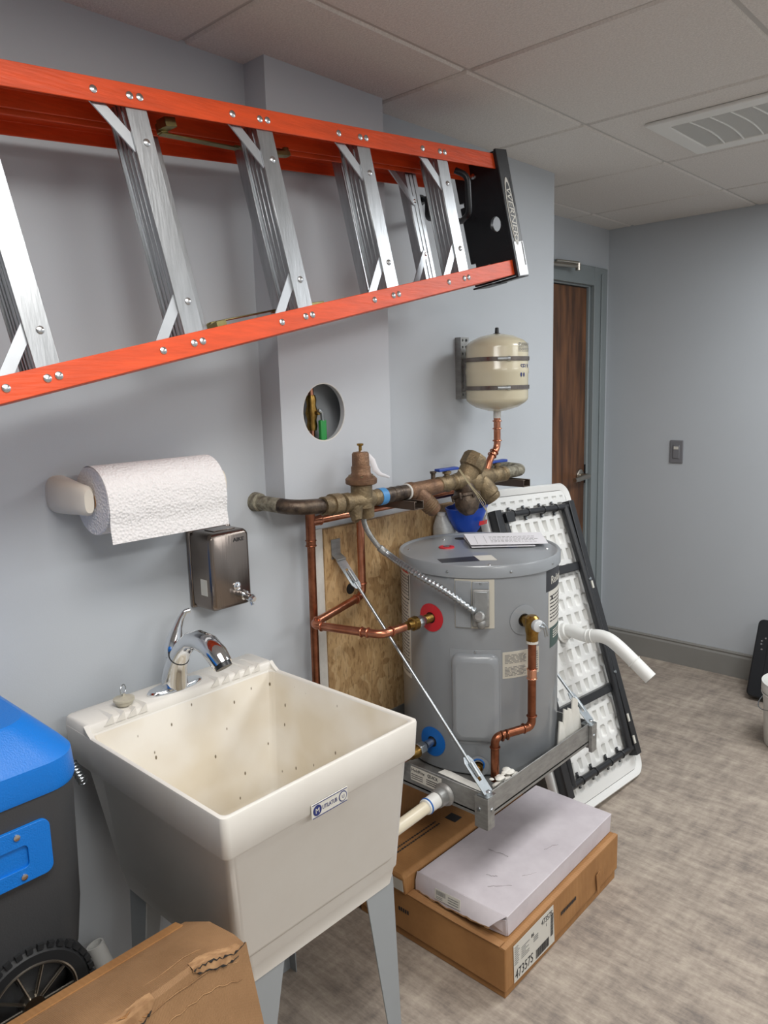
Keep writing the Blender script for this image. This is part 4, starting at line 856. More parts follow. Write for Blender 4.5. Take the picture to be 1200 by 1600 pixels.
# loose white insulation scraps in tray
sc = MB(); rnd = random.Random(5)
sc.prism([V((.395, 1.487, .504)), V((.535, 1.487, .499)), V((.535, 1.50, .485)), V((.40, 1.51, .49))], (0, .03, -.004)).prism([V((.52, 1.49, .47)), V((.552, 1.51, .50)), V((.552, 1.58, .505)), V((.53, 1.60, .475))], (-.006, 0, -.012))
tag(sc.build('foil_liner', 'cwhite', loc=(.5, 1.5, .49)), 'creased white liner sheet between the heater and the near tray corner', 'liner')
sc = MB()
for i in range(22):
    p = V((.528+rnd.uniform(-.012, .014), 1.60+rnd.uniform(-.04, .05), .487+rnd.uniform(-.006, .012))); sc.ball(p, rnd.uniform(.004, .009), 8, (1.4, rnd.uniform(1, 2.4), .5))
tag(sc.build('putty_lump', 'cwhite', loc=(.53, 1.6, .48)), 'crumbly white putty lump at the foot of the copper discharge pipe', 'putty')
sc = MB()
for i, (y, zt) in enumerate(((1.90, .535), (1.925, .565), (1.95, .56), (1.975, .585), (1.995, .55))):
    sc.prism([V((.530, y-.018, .475)), V((.534, y+.018, .475)), V((.528+.006*(i % 2), y+.010, zt)), V((.525, y-.004, zt+.008))], (.004, 0, 0))
tag(sc.build('torn_insulation', 'cwhite', loc=(.53, 1.95, .48)), 'torn white insulation sticking up in the far corner of the tray', 'insulation')
# tension rods
def rod(y, lab, top_z=1.055):
    t = thing('tension_rod', lab, 'rod', (.03, y, top_z))
    a = V((.040, y, top_z-.01)); bb = V((TX+.002, y+(-.006 if y < 1.7 else .0), TZ1+.004)); d = (bb-a).normalized(); sd_ = V((0, 1, 0))
    MB().cyl(a+d*.06, bb-d*.06, .0042, 12).build('rod', 'zinc', t)
    nn = sd_.cross(d).normalized()
    if nn.x < 0: nn = -nn
    for p, s, nm in ((a, 1, 'wall_bracket'), (bb, -1, 'tray_bracket')):
        xf = frame_xf(p+nn*-.002, d*s, sd_)
        ol = [(.0, -.017), (.090, -.017), (.105, -.010), (.105, .010), (.090, .017), (.0, .017)]
        o = plate(nm, ol, [[(.035, -.006), (.075, -.006), (.075, .006), (.035, .006)]], .003, xf, 'zinc', t, bevel=.0006)
        MB().tube([p+d*s*.045+nn*.003, p+d*s*.085+nn*.004], .0062, 12).build('clevis', 'zinc', o)
    MB().box(.0205, .0235, y-.018, y+.018, top_z-.012, top_z+.046).prism([V((.0205, y-.018, top_z+.0)), V((.046, y-.018, top_z-.014)), V((.046, y-.018, top_z-.010)), V((.0205, y-.018, top_z+.004))], (0, .036, 0)).build('wall_flange', 'galv', t, bevel=.0008)
    MB().box(TX-.022, TX+.012, bb.y-.018, bb.y+.018, TZ1-.0055, TZ1-.002).lathe([(.013, 0), (.013, .003)], (TX-.002, bb.y, TZ1-.002), (0, 0, 1), 20).lathe([(.009, .003), (.009, .009), (.006, .011)], (TX-.002, bb.y, TZ1-.002), (0, 0, 1), 6).build('anchor_bolt', 'zinc', t)
rod(1.492, 'steel tension rod from the strand board down to the near tray corner')
rod(2.026, 'steel tension rod reaching the far tray corner behind the heater')
# drain from tray
dn = thing('tray_drain_pipe', 'ivory plastic drain pipe leaving the tray side with a grey flange', 'pipe', (.42, 1.4, .452))
MB().lathe([(.032, 0), (.030, .006), (.025, .010), (.024, .035), (.0215, .037)], (.425, TY0-.001, .455), (0, -1, 0), 28).build('flange', 'galv', dn)
MB().lathe([(.0205, 0), (.0205, .045), (.019, .046)], (.425, TY0-.036, .455), (0, -1, -.04), 24).build('socket', 'white', dn)
MB().torus((.425, TY0-.074, .4535), (0, 1, .04), .0195, .0028).build('primer_band', 'blue', dn, label='blue primer band')
MB().tube([(.425, TY0-.08, .453), (.425, 1.19, .442), (.415, .95, .42)], .0165, 24).build('pipe_run', 'pvc', dn)

# ================================================================ EXPANSION TANK
et = thing('expansion_tank', 'cream expansion tank strapped to the wall', 'tank', (.148, 2.13, 1.44))
EX, EY, ER = .150, 2.128, .1015
prof = [(.012, .0), (.030, .002), (.070, .014), (.092, .028), (ER-.002, .036), (ER, .044), (ER, .120), (ER+.0015, .124), (ER+.0015, .138), (ER, .142), (ER, .205), (ER-.003, .217), (ER-.016, .229), (.055, .243), (.020, .250), (.004, .251)]
MB().lathe(prof, (EX, EY, 1.442), (0, 0, 1), 64).build('tank_shell', 'tank', et, ang=60)
MB().lathe([(.013, 0), (.012, .002), (.007, .003), (.006, .020), (.004, .021)], (EX, EY, 1.692), (0, 0, 1), 16).build('valve_cap', 'black', et)
for z in (1.513, 1.604):
    sb = MB().lathe([(ER+.001, 0), (ER+.0035, 0), (ER+.0035, .013), (ER+.001, .013), (ER+.001, 0)], (EX, EY, z), (0, 0, 1), 64); o = sb.build('strap', 'stainless', et)
    a = math.radians(-45); p = V((EX+(ER+.006)*math.cos(a), EY+(ER+.006)*math.sin(a), z+.0065)); t_ = V((-math.sin(a), math.cos(a), 0))
    MB().cyl(p-t_*.018, p+t_*.016, .0055).cyl(p+t_*.014, p+t_*.022, .0075).build('buckle', 'brass' if 0 else 'zinc', o)
    MB().box(.018, EX-.06, EY-.10+.02, EY-.03, z, z+.013).v
plate('mounting_channel', [(0, 0), (.045, 0), (.045, .205), (0, .205)], [((.011, .015+.0225*k), (.0035, .0045)) for k in range(9)]+[((.031, .015+.0225*k), (.006, .0055)) for k in range(9)], .003, frame_xf((.020, 2.118, 1.484), (0, -1, 0), (0, 0, 1)) if 0 else frame_xf((.022, 2.100, 1.484), (0, 1, 0), (0, 0, 1)), 'galv', et, n=10)
MB().box(0, .0203, 2.100, 2.1025, 1.484, 1.689).box(0, .0203, 2.1425, 2.145, 1.484, 1.689).box(.0237, .058, 2.112, 2.135, 1.51, 1.62).build('channel_side', 'galv', et)
def TC(deg, z, r): a = math.radians(deg); return V((EX+r*math.cos(a), EY+r*math.sin(a), z))
b = MB(); rnd = random.Random(2)
for i in range(7):
    t = -14
    while t < 25: e_ = t+rnd.uniform(2, 7); b.prism([TC(t, 1.632+.0042*i, ER+.0006), TC(e_, 1.632+.0042*i, ER+.0006), TC(e_, 1.634+.0042*i, ER+.0006), TC(t, 1.634+.0042*i, ER+.0006)], V((.0003, 0, 0))); t = e_+1.2
b.build('print', 'inkg', et)
text('lettering', 'SEI X', .024, None, None, None, 'inkb', et, ext=.0002, fn=lambda p: TC(-9+math.degrees(p.x/ER), 1.576+p.y, ER+.001+p.z))
b = MB()
for t in (-7, 1): b.add([TC(t+2.2*math.cos(k*PI/6), 1.560+.008*math.sin(k*PI/6), ER+.0012) for k in range(12)], [tuple(range(12))])
b.build('drop_marks', 'inkb', et)
cr_ = thing('tank_riser', 'copper riser joining the cream tank to the brown pipe', 'pipe', (EX, EY, 1.3))
MB().cyl((EX, EY, 1.420), (EX, EY, 1.447), .0125).build('tank_stub', 'teflon', cr_)
rp_ = elbowed([(EX, EY, 1.424), (EX, EY, 1.322), (MXX, 2.085, 1.285), (MXX, 2.065, 1.245)], .016); b = MB().tube(rp_, .0115, 18)
for p, dd in ((V((EX, EY, 1.41)), (0, 0, 1)), (V((EX, EY, 1.385)), (0, 0, 1)), (V((EX, EY, 1.345)), (0, 0, 1)), (V((EX, EY-.018, 1.308)), (0, 1, .9)), (V((EX, EY-.03, 1.298)), (0, 1, .9))): ring(b, p, dd, .0125)
b.build('riser', 'copper', cr_)
# valve seen inside the round hole
iv = thing('chase_valve', 'brass stop valve with green sleeve lever inside the round wall hole', 'valve', (.03, 1.425, 1.42))
MB().cyl((.028, 1.415, 1.24), (.028, 1.415, 1.75), .008).build('riser', 'copper', iv)
MB().lathe([(.013, -.048), (.015, -.036), (.013, -.020), (.018, 0), (.013, .020), (.015, .036), (.012, .048)], (.028, 1.415, 1.468), (0, 0, 1), 16).cyl((.028, 1.415, 1.468), (.055, 1.418, 1.468), .006).build('valve_body', 'brass', iv)
MB().tube([(.055, 1.415, 1.475), (.055, 1.428, 1.468), (.054, 1.431, 1.445)], .005, 8).build('lever_arm', 'zinc', iv)
MB().box(.0465, .0590, 1.420, 1.442, 1.365, 1.448).build('lever_sleeve', 'green', iv, bevel=.003, label='green plastic lever sleeve')

# ================================================================ BLUE FUNNEL, JUG
fn_ = thing('blue_funnel', 'blue plastic scoop funnel hanging behind the heater under the backflow valve', 'funnel', (.105, 2.02, 1.06))
b = MB(); rings = []
for r, h in ((.020, -.03), (.046, -.005), (.066, .030), (.078, .066), (.074, .067), (.062, .032), (.042, .0), (.018, -.02)):
    rings.append([V((.110+(r*.80)*math.cos(a), 2.010+r*1.10*math.sin(a)+(.016 if h > .05 else 0)*max(0, math.sin(a)), 1.068+h+h*.55*max(0, math.sin(a)))) for a in [2*PI*k/36 for k in range(36)]])
b.loft(rings).build('bowl', 'bluecone', fn_)
fb = MB(); fa = [V((.110+.0625*math.cos(a), 2.010+.0625*1.375*math.sin(a)*.97, 0)) for a in [math.radians(q) for q in (-14, -4, 6, 16)]]
fb.loft([[V((p.x+.0015, p.y, 1.080)) for p in fa]+[V((p.x+.003, p.y, 1.080)) for p in fa[::-1]], [V((p.x+.004, p.y, 1.094)) for p in fa]+[V((p.x+.0055, p.y, 1.094)) for p in fa[::-1]]]).build('sticker', 'red', fn_, label='red and white round sticker')
jg = thing('plastic_jug', 'small cloudy plastic jug beside the blue funnel behind the heater', 'jug', (.06, 1.965, 1.03))
MB().loft([rrect(.030, .085, 1.925, 1.985, .014, .98, 4), rrect(.026, .088, 1.920, 1.990, .016, 1.0, 4), rrect(.028, .086, 1.922, 1.986, .016, 1.075, 4), rrect(.038, .070, 1.93, 1.962, .012, 1.108, 4)]).build('jug_body', 'clear', jg)
MB().cyl((.054, 1.946, 1.108), (.054, 1.946, 1.118), .014).build('jug_cap', 'white', jg)
MB().box(.0205, .10, 1.915, 1.995, .974, .979).build('shelf_clip', 'galv', jg)
# ================================================================ FOLDING TABLE
tt = thing('folding_table', 'white plastic folding table with black steel frame leaning on the wall', 'table', (.43, 2.5, 0))
tN = V((1.12, 0, .40)).normalized(); tE = V((-.40, 0, 1.12)).normalized(); tY = V((0, 1, 0)); rot = math.radians(3.4)
tE2 = tE*math.cos(rot)+tY*math.sin(rot); tY2 = tY*math.cos(rot)-tE*math.sin(rot)
TW, TL, THK = .605, 1.185, .045
TO = V((.437, 2.722, .0))-tY2*TW+tN*.0       # lower left corner, outer (floor side) plane
TXF = Matrix((tY2, tE2, tN)).transposed().to_4x4(); TXF.translation = TO-tN*.03+V((0, 0, .010))
b = MB(TXF)
o1 = rrect(0, TW, 0, TL, .055, 0, 8); i1 = rrect(.012, TW-.012, .012, TL-.012, .045, 0, 8)
def lift(r, z): return [V((p.x, p.y, z)) for p in r]
ins = rrect(.028, TW-.028, .028, TL-.028, .035, 0, 8)
b.loft([lift(ins, -.003), lift(ins, .0205), lift(i1, .028), lift(rrect(.006, TW-.006, .006, TL-.006, .05, 0, 8), .030), lift(o1, .024), lift(o1, .004), lift(i1, -.004), lift(rrect(.03, TW-.03, .03, TL-.03, .03, 0, 8), -.005)], True, True)
top = b.build('table_top', 'tabletop', tt, ang=50)
# moulded underside: staggered pockets as a height field
NX, NY = 122, 238; X0, X1, Y0, Y1 = .03, TW-.03, .03, TL-.03; vs = []; fs = []
def hgt(x, y):
    py, px_ = .062, .058; r = math.floor(y/py); xx = (x+(px_/2 if r % 2 else 0)) % px_; yy = y % py
    if x < .05 or x > TW-.05 or y < .05 or y > TL-.05: return .020
    dx = max(0, abs(xx-px_/2)-.009); dy = max(0, abs(yy-py/2)-.016); d_ = math.hypot(dx, dy)
    if d_ < .003: return -.001+.010*(1-yy/py)
    if d_ < .006: q_ = (d_-.003)/.003; return (-.001+.010*(1-yy/py))*(1-q_)+.020*q_
    return .020
for j in range(NY+1):
    for i in range(NX+1):
        x = X0+(X1-X0)*i/NX; y = Y0+(Y1-Y0)*j/NY; vs.append((x, y, hgt(x, y)))
for j in range(NY):
    for i in range(NX): k = j*(NX+1)+i; fs.append((k, k+1, k+NX+2, k+NX+1))
MB(TXF).add(vs, fs).build('moulded_underside', 'tabletop', tt)
def tbox(x0, x1, y0, y1, z0, z1, name, m='blacksteel', par=tt, bev=.002): return MB(TXF).box(x0, x1, y0, y1, z0, z1).build(name, m, par, bevel=bev)
tbox(TW-.070, TW-.032, .085, 1.105, .021, .056, 'side_rail'); tbox(.032, .070, .085, 1.105, .021, .056, 'side_rail')
tbox(.079, TW-.079, .345, .375, .024, .046, 'cross_bar'); tbox(.079, TW-.079, .828, .860, .024, .046, 'cross_bar')
for yb, s in ((1.085, -1), (.115, 1)):
    lg = MB(TXF).tube([(.065, yb, .068 if 0 else .040), (TW-.062, yb, .040)], .0125, 16).build('leg_foot_bar', 'blacksteel', tt)
    for xx in (.155, .25, .36, .45):
        tbox(xx-.006, xx+.006, yb-.028, yb+.028, .0245, .0300, 'clip', par=lg, bev=.001); MB(TXF).torus((xx, yb, .040), (1, 0, 0), .0135, .0025, 20, 6).build('clip_band', 'blacksteel', lg)
        for q in (-.022, .022): MB(TXF).lathe([(.0035, 0), (.003, .002)], (xx, yb+q, .0301), (0, 0, 1), 8).build('screw', 'zinc', lg)
    for xx in (TW-.090, .090):
        t = MB(TXF).tube([(xx, yb, .040), (xx-.004*(1 if xx > .3 else -1), yb+s*.26, .050), (xx, yb+s*.50, .052)], .0150, 14).build('leg', 'blacksteel', tt)
        MB(TXF).cyl((xx, yb+s*.30, .066), (xx, yb+s*.30, .072), .006).build('bolt', 'zinc', t)
for yy in (.215, .13, .745): tbox(TW-.070, TW-.058, yy, yy+.03, .055, .060, 'latch', 'label', bev=.001)
tbox(.079, .13, 1.055, 1.09, .028, .066, 'leg_hinge', 'blacksteel')
# white tail pipe
wp = thing('white_drain_elbow', 'white plastic flanged tail pipe sticking out in front of the folding table', 'pipe', tuple(TXF @ V((.265+.02, .612, .03))))
q0 = V((.262, 2.432, .665)); q0 = V(TXF @ V((.305, .62, .021)))
path = [q0, q0+V((.035, .001, .010)), V((.315, 2.455, .612)), V((.360, 2.456, .622)), V((.400, 2.458, .618)), V((.440, 2.460, .596)), V((.495, 2.465, .553)), V((.555, 2.470, .504))]
cp = crom([V(p) for p in path], 8)
MB().tube(cp, .0235, 24).build('pipe_run', 'white', wp)
MB().lathe([(.042, 0), (.042, .004), (.032, .006), (.0315, .020), (.026, .022)], q0, cp[4]-cp[0], 28).build('flange', 'white', wp)
MB().torus(cp[17], cp[18]-cp[16], .0240, .0025).torus(cp[20], cp[21]-cp[19], .0240, .0025).torus(cp[-9], cp[-8]-cp[-10], .0240, .0022).build('joint_ring', 'white', wp)
MB().cyl(cp[-1]-(cp[-1]-cp[-2]).normalized()*.0005, cp[-1]+(cp[-1]-cp[-2]).normalized()*.001, .0200).build('pipe_bore', 'inkg', wp)

# ================================================================ BOXES
bb = thing('brown_shipping_box', 'wide flat brown shipping box on the floor, bottom of the stack', 'box', (.42, 1.74, 0))
def xf_(y): return .656-.014*(y-1.42)/.64
MB().hull([V((.14, 1.428, 0)), V((.650, 1.428, 0)), V((.638, 2.052, 0)), V((.14, 2.052, 0))], [V((.14, 1.428, .034)), V((.650, 1.428, .034)), V((.638, 2.052, .034)), V((.14, 2.052, .034))]).build('carton_base', 'cardb', bb, bevel=.002)
MB().loft([[V((.136, 1.421, z0+o1)), V((xf_(1.42), 1.420, z0)), V((xf_(2.06), 2.060, z0+o2)), V((.136, 2.060, z0))] for z0, o1, o2 in ((.024, .004, .006), (.140, 0, 0), (.1455, 0, 0))]).build('carton_lid', 'cardb', bb, bevel=.003)
MB().prism([V((.150, 1.424, .1458)), V((.500, 1.416, .1465)), V((.640, 1.417, .1475)), V((.640, 1.440, .1475)), V((.150, 1.452, .1458))], (0, 0, .0018)).build('top_flap', 'card', bb)
MB().prism([V((.6545, 1.43, .060)), V((.6548, 1.80, .100)), V((.6548, 1.83, .118)), V((.6545, 1.86, .118))][:0] or [V((.650, 1.905, .090)), V((.6505, 1.925, .095)), V((.6500, 1.93, .03)), V((.6498, 1.915, .026))], (.0012, 0, 0)).build('dent', 'cardb', bb)
MB().prism([V((.642, 1.42, .1459)), V((.656, 1.42, .1450)), V((.642, 2.058, .1450)), V((.630, 2.058, .1459))], (0, 0, .0012)).build('edge_tape', 'card', bb)
def side(y, z, off=.0012): return V((xf_(y)+off, y, z))
SL = MB().prism([side(1.459, .028), side(1.664, .022), side(1.655, .137), side(1.455, .135)], (.0008, 0, 0)).build('shipping_label', 'label', bb, label='white shipping label with barcode')
xl = (side(1.6, .1)-side(1.4, .1)).normalized(); zl = V((0, 0, 1))
O1 = .0024
text('lettering', '47357S', .038, side(1.463, .035, O1), xl, zl, 'ink', SL, ext=.0002, stretch=.78)
text('lettering', '47357S', .024, side(1.592, .110, O1), xl, zl, 'ink', SL, ext=.0002, stretch=.82)
text('lettering', '1', .013, side(1.615, .095, O1), xl, zl, 'ink', SL, ext=.0002)
text('lettering', '86', .015, side(1.540, .107, O1), xl, zl, 'ink', SL, ext=.0002)
def lb(b, y0, y1, z0, z1, o=O1): return b.prism([side(y0, z0, o), side(y1, z0, o), side(y1, z1, o), side(y0, z1, o)], (.0003, 0, 0))
b = MB(); rnd = random.Random(11); t = 1.565
while t < 1.632: w_ = rnd.choice((.0012, .002, .003)); lb(b, t, t+w_, .030, .056); t += w_+rnd.choice((.0012, .002))
t = .050
while t < .115: w_ = rnd.choice((.0012, .0024)); lb(b, 1.641, 1.655, t, t+w_); t += w_+.0016
b.build('barcode', 'ink', SL)
b = MB()
for i in range(9):
    z = .078+.006*i; lb(b, 1.460, 1.474+.012*rnd.random(), z, z+.0018)
    if i < 6: lb(b, 1.492, 1.512+.02*rnd.random(), z, z+.0018)
for i in range(3): lb(b, 1.552, 1.575, .088+.006*i, .0905+.006*i)
b.build('print', 'inkg', SL)
b = MB(); t = 1.70
while t < 1.785: l = .004+.005*rnd.random(); lb(b, t, t+l, .078, .089, .0016); t += l+.003
b.build('print', 'ink', bb)
b = MB(); t = .30
while t < .335: b.box(t, t+.005, 1.4192, 1.4199, .085, .096); t += .008
b.build('print', 'ink', bb)

wb = thing('white_shipping_box', 'dented flat white box on the wide brown box', 'box', (.49, 1.75, .148))
MB().loft([[V((.348, 1.462, .1482)), V((.636, 1.462, .1482)), V((.619, 2.052, .1482)), V((.352, 2.052, .1482))], [V((.346, 1.456, .196)), V((.6375, 1.456, .200)), V((.6205, 2.056, .200)), V((.351, 2.056, .198))], [V((.345, 1.455, .2035)), V((.638, 1.455, .2085)), V((.621, 2.057, .2085)), V((.350, 2.058, .2070))]]).build('carton', 'whbox', wb, bevel=.002)
n = 18; rnd = random.Random(8); ring0 = []; ring1 = []
for k in range(n+1):
    f = k/n; p = V((.343+.292*f, 1.453, .204+.004*f)); q = V((.341+.266*f, 1.447-.028*f, .153+.034*f**1.5+rnd.uniform(-.0022, .0022)+(-.004 if .42 < f < .50 else 0)))
    ring0.append(p); ring1.append(q)
mid = [a*.5+c*.5+V((0, -.004, .003)) for a, c in zip(ring0, ring1)]
vs = ring0+mid+ring1; vs = vs+[p+V((0, .003, -.001)) for p in vs]; m_ = n+1; fs = []
for r_ in (0, 1):
    for k in range(n): a_ = r_*m_+k; fs += [(a_, a_+1, a_+m_+1, a_+m_), (a_+3*m_, a_+4*m_, a_+4*m_+1, a_+3*m_+1)]
for k in range(n): fs += [(2*m_+k, 2*m_+k+1, 5*m_+k+1, 5*m_+k), (k, 3*m_+k, 3*m_+k+1, k+1)]
MB().add(vs, fs).build('torn_flap', 'whbox', wb, label='torn front flap')
b = MB()
for k in range(n):
    p = ring1[k]; q = ring1[k+1]; e_ = .0015+.0035*rnd.random(); b.prism([p, q, q+V((0, -.001, -e_)), p+V((0, -.001, -e_))], (0, .004, 0))
b.build('torn_edge', 'torn', wb, label='brown torn flap edge')
MB().hull([V((.575, 1.452, .149)), V((.632, 1.460, .149)), V((.632, 1.463, .149)), V((.575, 1.455, .149))], [V((.588, 1.432, .190)), V((.636, 1.452, .200)), V((.636, 1.455, .200)), V((.588, 1.435, .190))]).build('inner_flap', 'whbox', wb)
FX = frame_xf(mid[5]*.3+ring1[5]*.7+V((0, -.0012, 0)), ring1[11]-ring1[5], mid[8]-ring1[8])
b = MB(FX).box(0, .095, 0, .026, 0, .0012); wl = b.build('sticker', 'label', wb, label='small white barcode sticker')
b = MB(FX); t = .006
while t < .040: w_ = rnd.choice((.0012, .0022)); b.box(t, t+w_, .012, .023, .0012, .0016); t += w_+.0015
for i in range(2): b.box(.006, .03, .003+.004*i, .0045+.004*i, .0012, .0016)
for i in range(3): b.box(.050, .088, .005+.006*i, .007+.006*i, .0012, .0016)
b.build('print', 'inkg', wl)
# scuffs and creases of the dented top
b = MB(); rnd = random.Random(19)
for (x, y, dx, dy) in ((.53, 1.52, .05, .05), (.50, 1.56, .03, .015), (.58, 1.62, .02, .04), (.44, 1.66, .06, .01), (.56, 1.76, .015, .05)):
    pts = [V((x+dx*k/8+rnd.uniform(-.003, .003), y+dy*k/8+rnd.uniform(-.003, .003), .2082)) for k in range(9)]
    b.tube([p-V((0, 0, .0002)) for p in pts], [.0003+.0006*rnd.random() for _ in pts], 5)
o_ = b.build('scuffs', 'scuff', wb); o_['kind'] = 'stuff'
b2 = thing('brown_carton', 'narrow brown carton beside the flat white box under the tray', 'box', (.23, 1.7, .148))
MB().loft([[V((.140, 1.412, .1482)), V((.334, 1.412, .1482)), V((.334, 2.0, .1482)), V((.140, 2.0, .1482))], [V((.138, 1.402, .205)), V((.337, 1.402, .203)), V((.337, 2.0, .203)), V((.138, 2.0, .205))], [V((.146, 1.408, .214)), V((.326, 1.408, .212)), V((.326, 1.99, .212)), V((.146, 1.99, .214))]]).build('carton', 'cardb', b2, bevel=.003)
MB().prism([V((.290, 1.4085, .158)), V((.330, 1.4085, .158)), V((.331, 1.4040, .195)), V((.290, 1.4040, .195))], (0, -.001, 0)).build('sticker', 'label', b2)
b = MB()
for i, x in enumerate((.235, .250)):
    y = 1.46; b = MB()
    while y < 1.66: l = .004+.006*rnd.random(); b.box(x, x+.005, y, y+l, .2125, .2140); y += l+.003
    b.build('print', 'ink', b2)
MB().box(.245, .285, 1.700, 1.735, .2118, .2138).build('printed_square', 'ink', b2)
b3 = MB().box(.015, .128, 1.42, 1.80, 0, .36)
tag(b3.build('dark_carton', 'cardb', loc=(.07, 1.6, 0), bevel=.004), 'tall brown carton against the wall under the tray', 'box')

# foreground carton: long flat box on edge, leaning back against the tote
fc_ = thing('large_cardboard_carton', 'large leaning cardboard carton with crushed corner in front of the sink', 'box', (.8, .12, 0))
th = math.radians(15.6); ex = V((math.cos(th), 0, math.sin(th))); ez = V((-math.sin(th), 0, math.cos(th)))
Hc = .725; fo = V((.900, .622, .000)); YW = -1.05
fxf = Matrix((ex, V((0, 1, 0)), ez)).transposed().to_4x4(); fxf.translation = fo
b = MB(fxf); n = 60; rnd = random.Random(21)
def topo(f):  # crush profile along the length (f = 0 at the sink end)
    d = abs(f)*1.05
    c = .010*math.exp(-((d-.02)/.03)**2)+.009*math.exp(-((d-.205)/.035)**2)+.002*math.sin(d*55)*math.exp(-d/.3)
    return c
rings = []
for k in range(n+1):
    f = k/n; y = YW*f; c = topo(f); cc = .010*math.exp(-((abs(y)-.0)/.012)**2)
    rings.append([V((0, y, 0)), V((.0+.001*math.sin(k), y, Hc*.5)), V((.0, y, Hc-.045)), V((-.001+c*.3, y, Hc-.008-c)), V((-.006-c*.3, y, Hc-.001-c-cc)), V((-.030, y, Hc-c*.5-cc*.6)), V((-.10, y, Hc+.002-cc*.4)), V((-.150, y, Hc-.002-cc)), V((-.160, y, Hc-.012-cc)), V((-.160, y, Hc*.5)), V((-.160, y, 0))])
b.loft(rings).build('carton', 'cardc', fc_, ang=25)
# torn lip along the crushed edge
def onface(y, q):   # q < 0 up on the top face, q > 0 down the front face (metres from the edge)
    c = topo(y/YW); cc = .010*math.exp(-(abs(y)/.012)**2)
    return V((-.003+q, y, Hc-c-cc*.8+.0012)) if q < 0 else V((.0012, y, Hc-.004-c-q))
for (ya, yb_, amp) in ((-.012, -.095, .012), (-.160, -.240, .017)):
    m_ = 26; A_, B_, D_ = [], [], []
    for k in range(m_+1):
        y = ya+(yb_-ya)*k/m_; s_ = abs(math.sin(PI*k/m_))**.6; A_.append(onface(y, -.004-amp*.35*s_-.003*rnd.random())); B_.append(onface(y, .0001)+V((.001, 0, 0))); D_.append(onface(y, .003+amp*s_+.003*rnd.random()))
    vs = A_+B_+D_+[p-V((.0008, 0, .0008)) for p in A_+B_+D_]; q_ = m_+1; fs = []
    for r_ in (0, 1):
        for k in range(m_): a_ = r_*q_+k; fs += [(a_, a_+1, a_+q_+1, a_+q_), (a_+3*q_, a_+4*q_, a_+4*q_+1, a_+3*q_+1)]
    MB(fxf).add(vs, fs).build('torn_lip', 'torn', fc_, label='crumpled torn edge of the lid')
    MB(fxf).tube([p+V((.0008, 0, 0)) for p in D_[2:-2]], [.0003+.0020*rnd.random()**2 for _ in D_[2:-2]], 6).build('tear_gap', 'dark', fc_, label='dark open tear')
for q_ in range(9):
    y_ = -.168-.0075*q_; a_ = onface(-.203+.010*(q_-4)/4, -.002); b_ = onface(y_, .015)+V((.0012, 0, 0)); MB(fxf).tube([a_+V((.001, 0, .0006)), b_], .0005, 5).build('crease', 'cardb', fc_)
zg = [onface(-.002-.0048*k, .002+.004*(k % 2)*rnd.random())+V((.0006, 0, 0)) for k in range(20)]
MB(fxf).tube(zg, [.0004+.0022*rnd.random()**2 for _ in zg], 6).build('tear_gap', 'dark', fc_, label='dark open tear')
for q_, y0_, y1_ in ((.016, -.005, -.60), (.044, -.02, -.22), (-.030, -.02, -.7)):
    pts = [onface(y0_+(y1_-y0_)*k/30, q_+.0015*math.sin(k*1.7))-V((.0004, 0, .0004)) for k in range(31)]
    MB(fxf).tube(pts, .0006, 5).build('crease', 'torn', fc_)
b = MB(fxf).box(-.158, -.134, YW, -.030, Hc-.0005, Hc+.0016); b.build('tape_strip', 'cardb', fc_)

# ================================================================ COOLER
ck = thing('wheeled_cooler', 'charcoal wheeled cooler with bright blue lid at the left edge', 'cooler', (.23, .1, .47))
CX0, CX1, CY0, CY1 = .025, .430, -.36, .520
def crect(dx, z, r=.05, d2=0): return rrect(CX0+dx, CX1-dx, CY0+dx, CY1-dx-d2, r, z, 8)
MB().loft([crect(.060, .500, .05), crect(.035, .512, .05), crect(.015, .60, .055), crect(.008, .68, .055), crect(.004, .85, .055), crect(.002, .905, .055)]).build('body', 'char', ck, ang=45)
MB().loft([crect(.0, .906, .06), crect(-.002, .915, .06), crect(.000, .955, .062), crect(.010, .968, .062), crect(.050, 1.010, .05), crect(.056, 1.014, .05), crect(.075, 1.014, .05)]).build('lid', 'lid', ck, ang=25)
hd = MB(); 
O = Matrix(((0, 0, 1, CX1-.004), (1, 0, 0, 0), (0, 1, 0, 0), (0, 0, 0, 1)))
plate('handle', rrect(.20, .452, .775, .868, .014, 0, 5) and [(p.x, p.y) for p in rrect(.20, .452, .775, .868, .014, 0, 5)], [[(p.x, p.y) for p in rrect(.225, .415, .800, .838, .008, 0, 5)]], .014, O, 'lid', ck, bevel=.004, label='bright blue side handle')
MB().box(CX1-.0055, CX1-.001, .222, .418, .797, .841).build('handle_recess', 'lid', ck)
for y, z in ((.400, .856), (.405, .786)): MB().lathe([(.0055, 0), (.005, .002), (.003, .0025)], (CX1+.003, y, z), (1, 0, 0), 16).build('screw', 'rivet', ck)
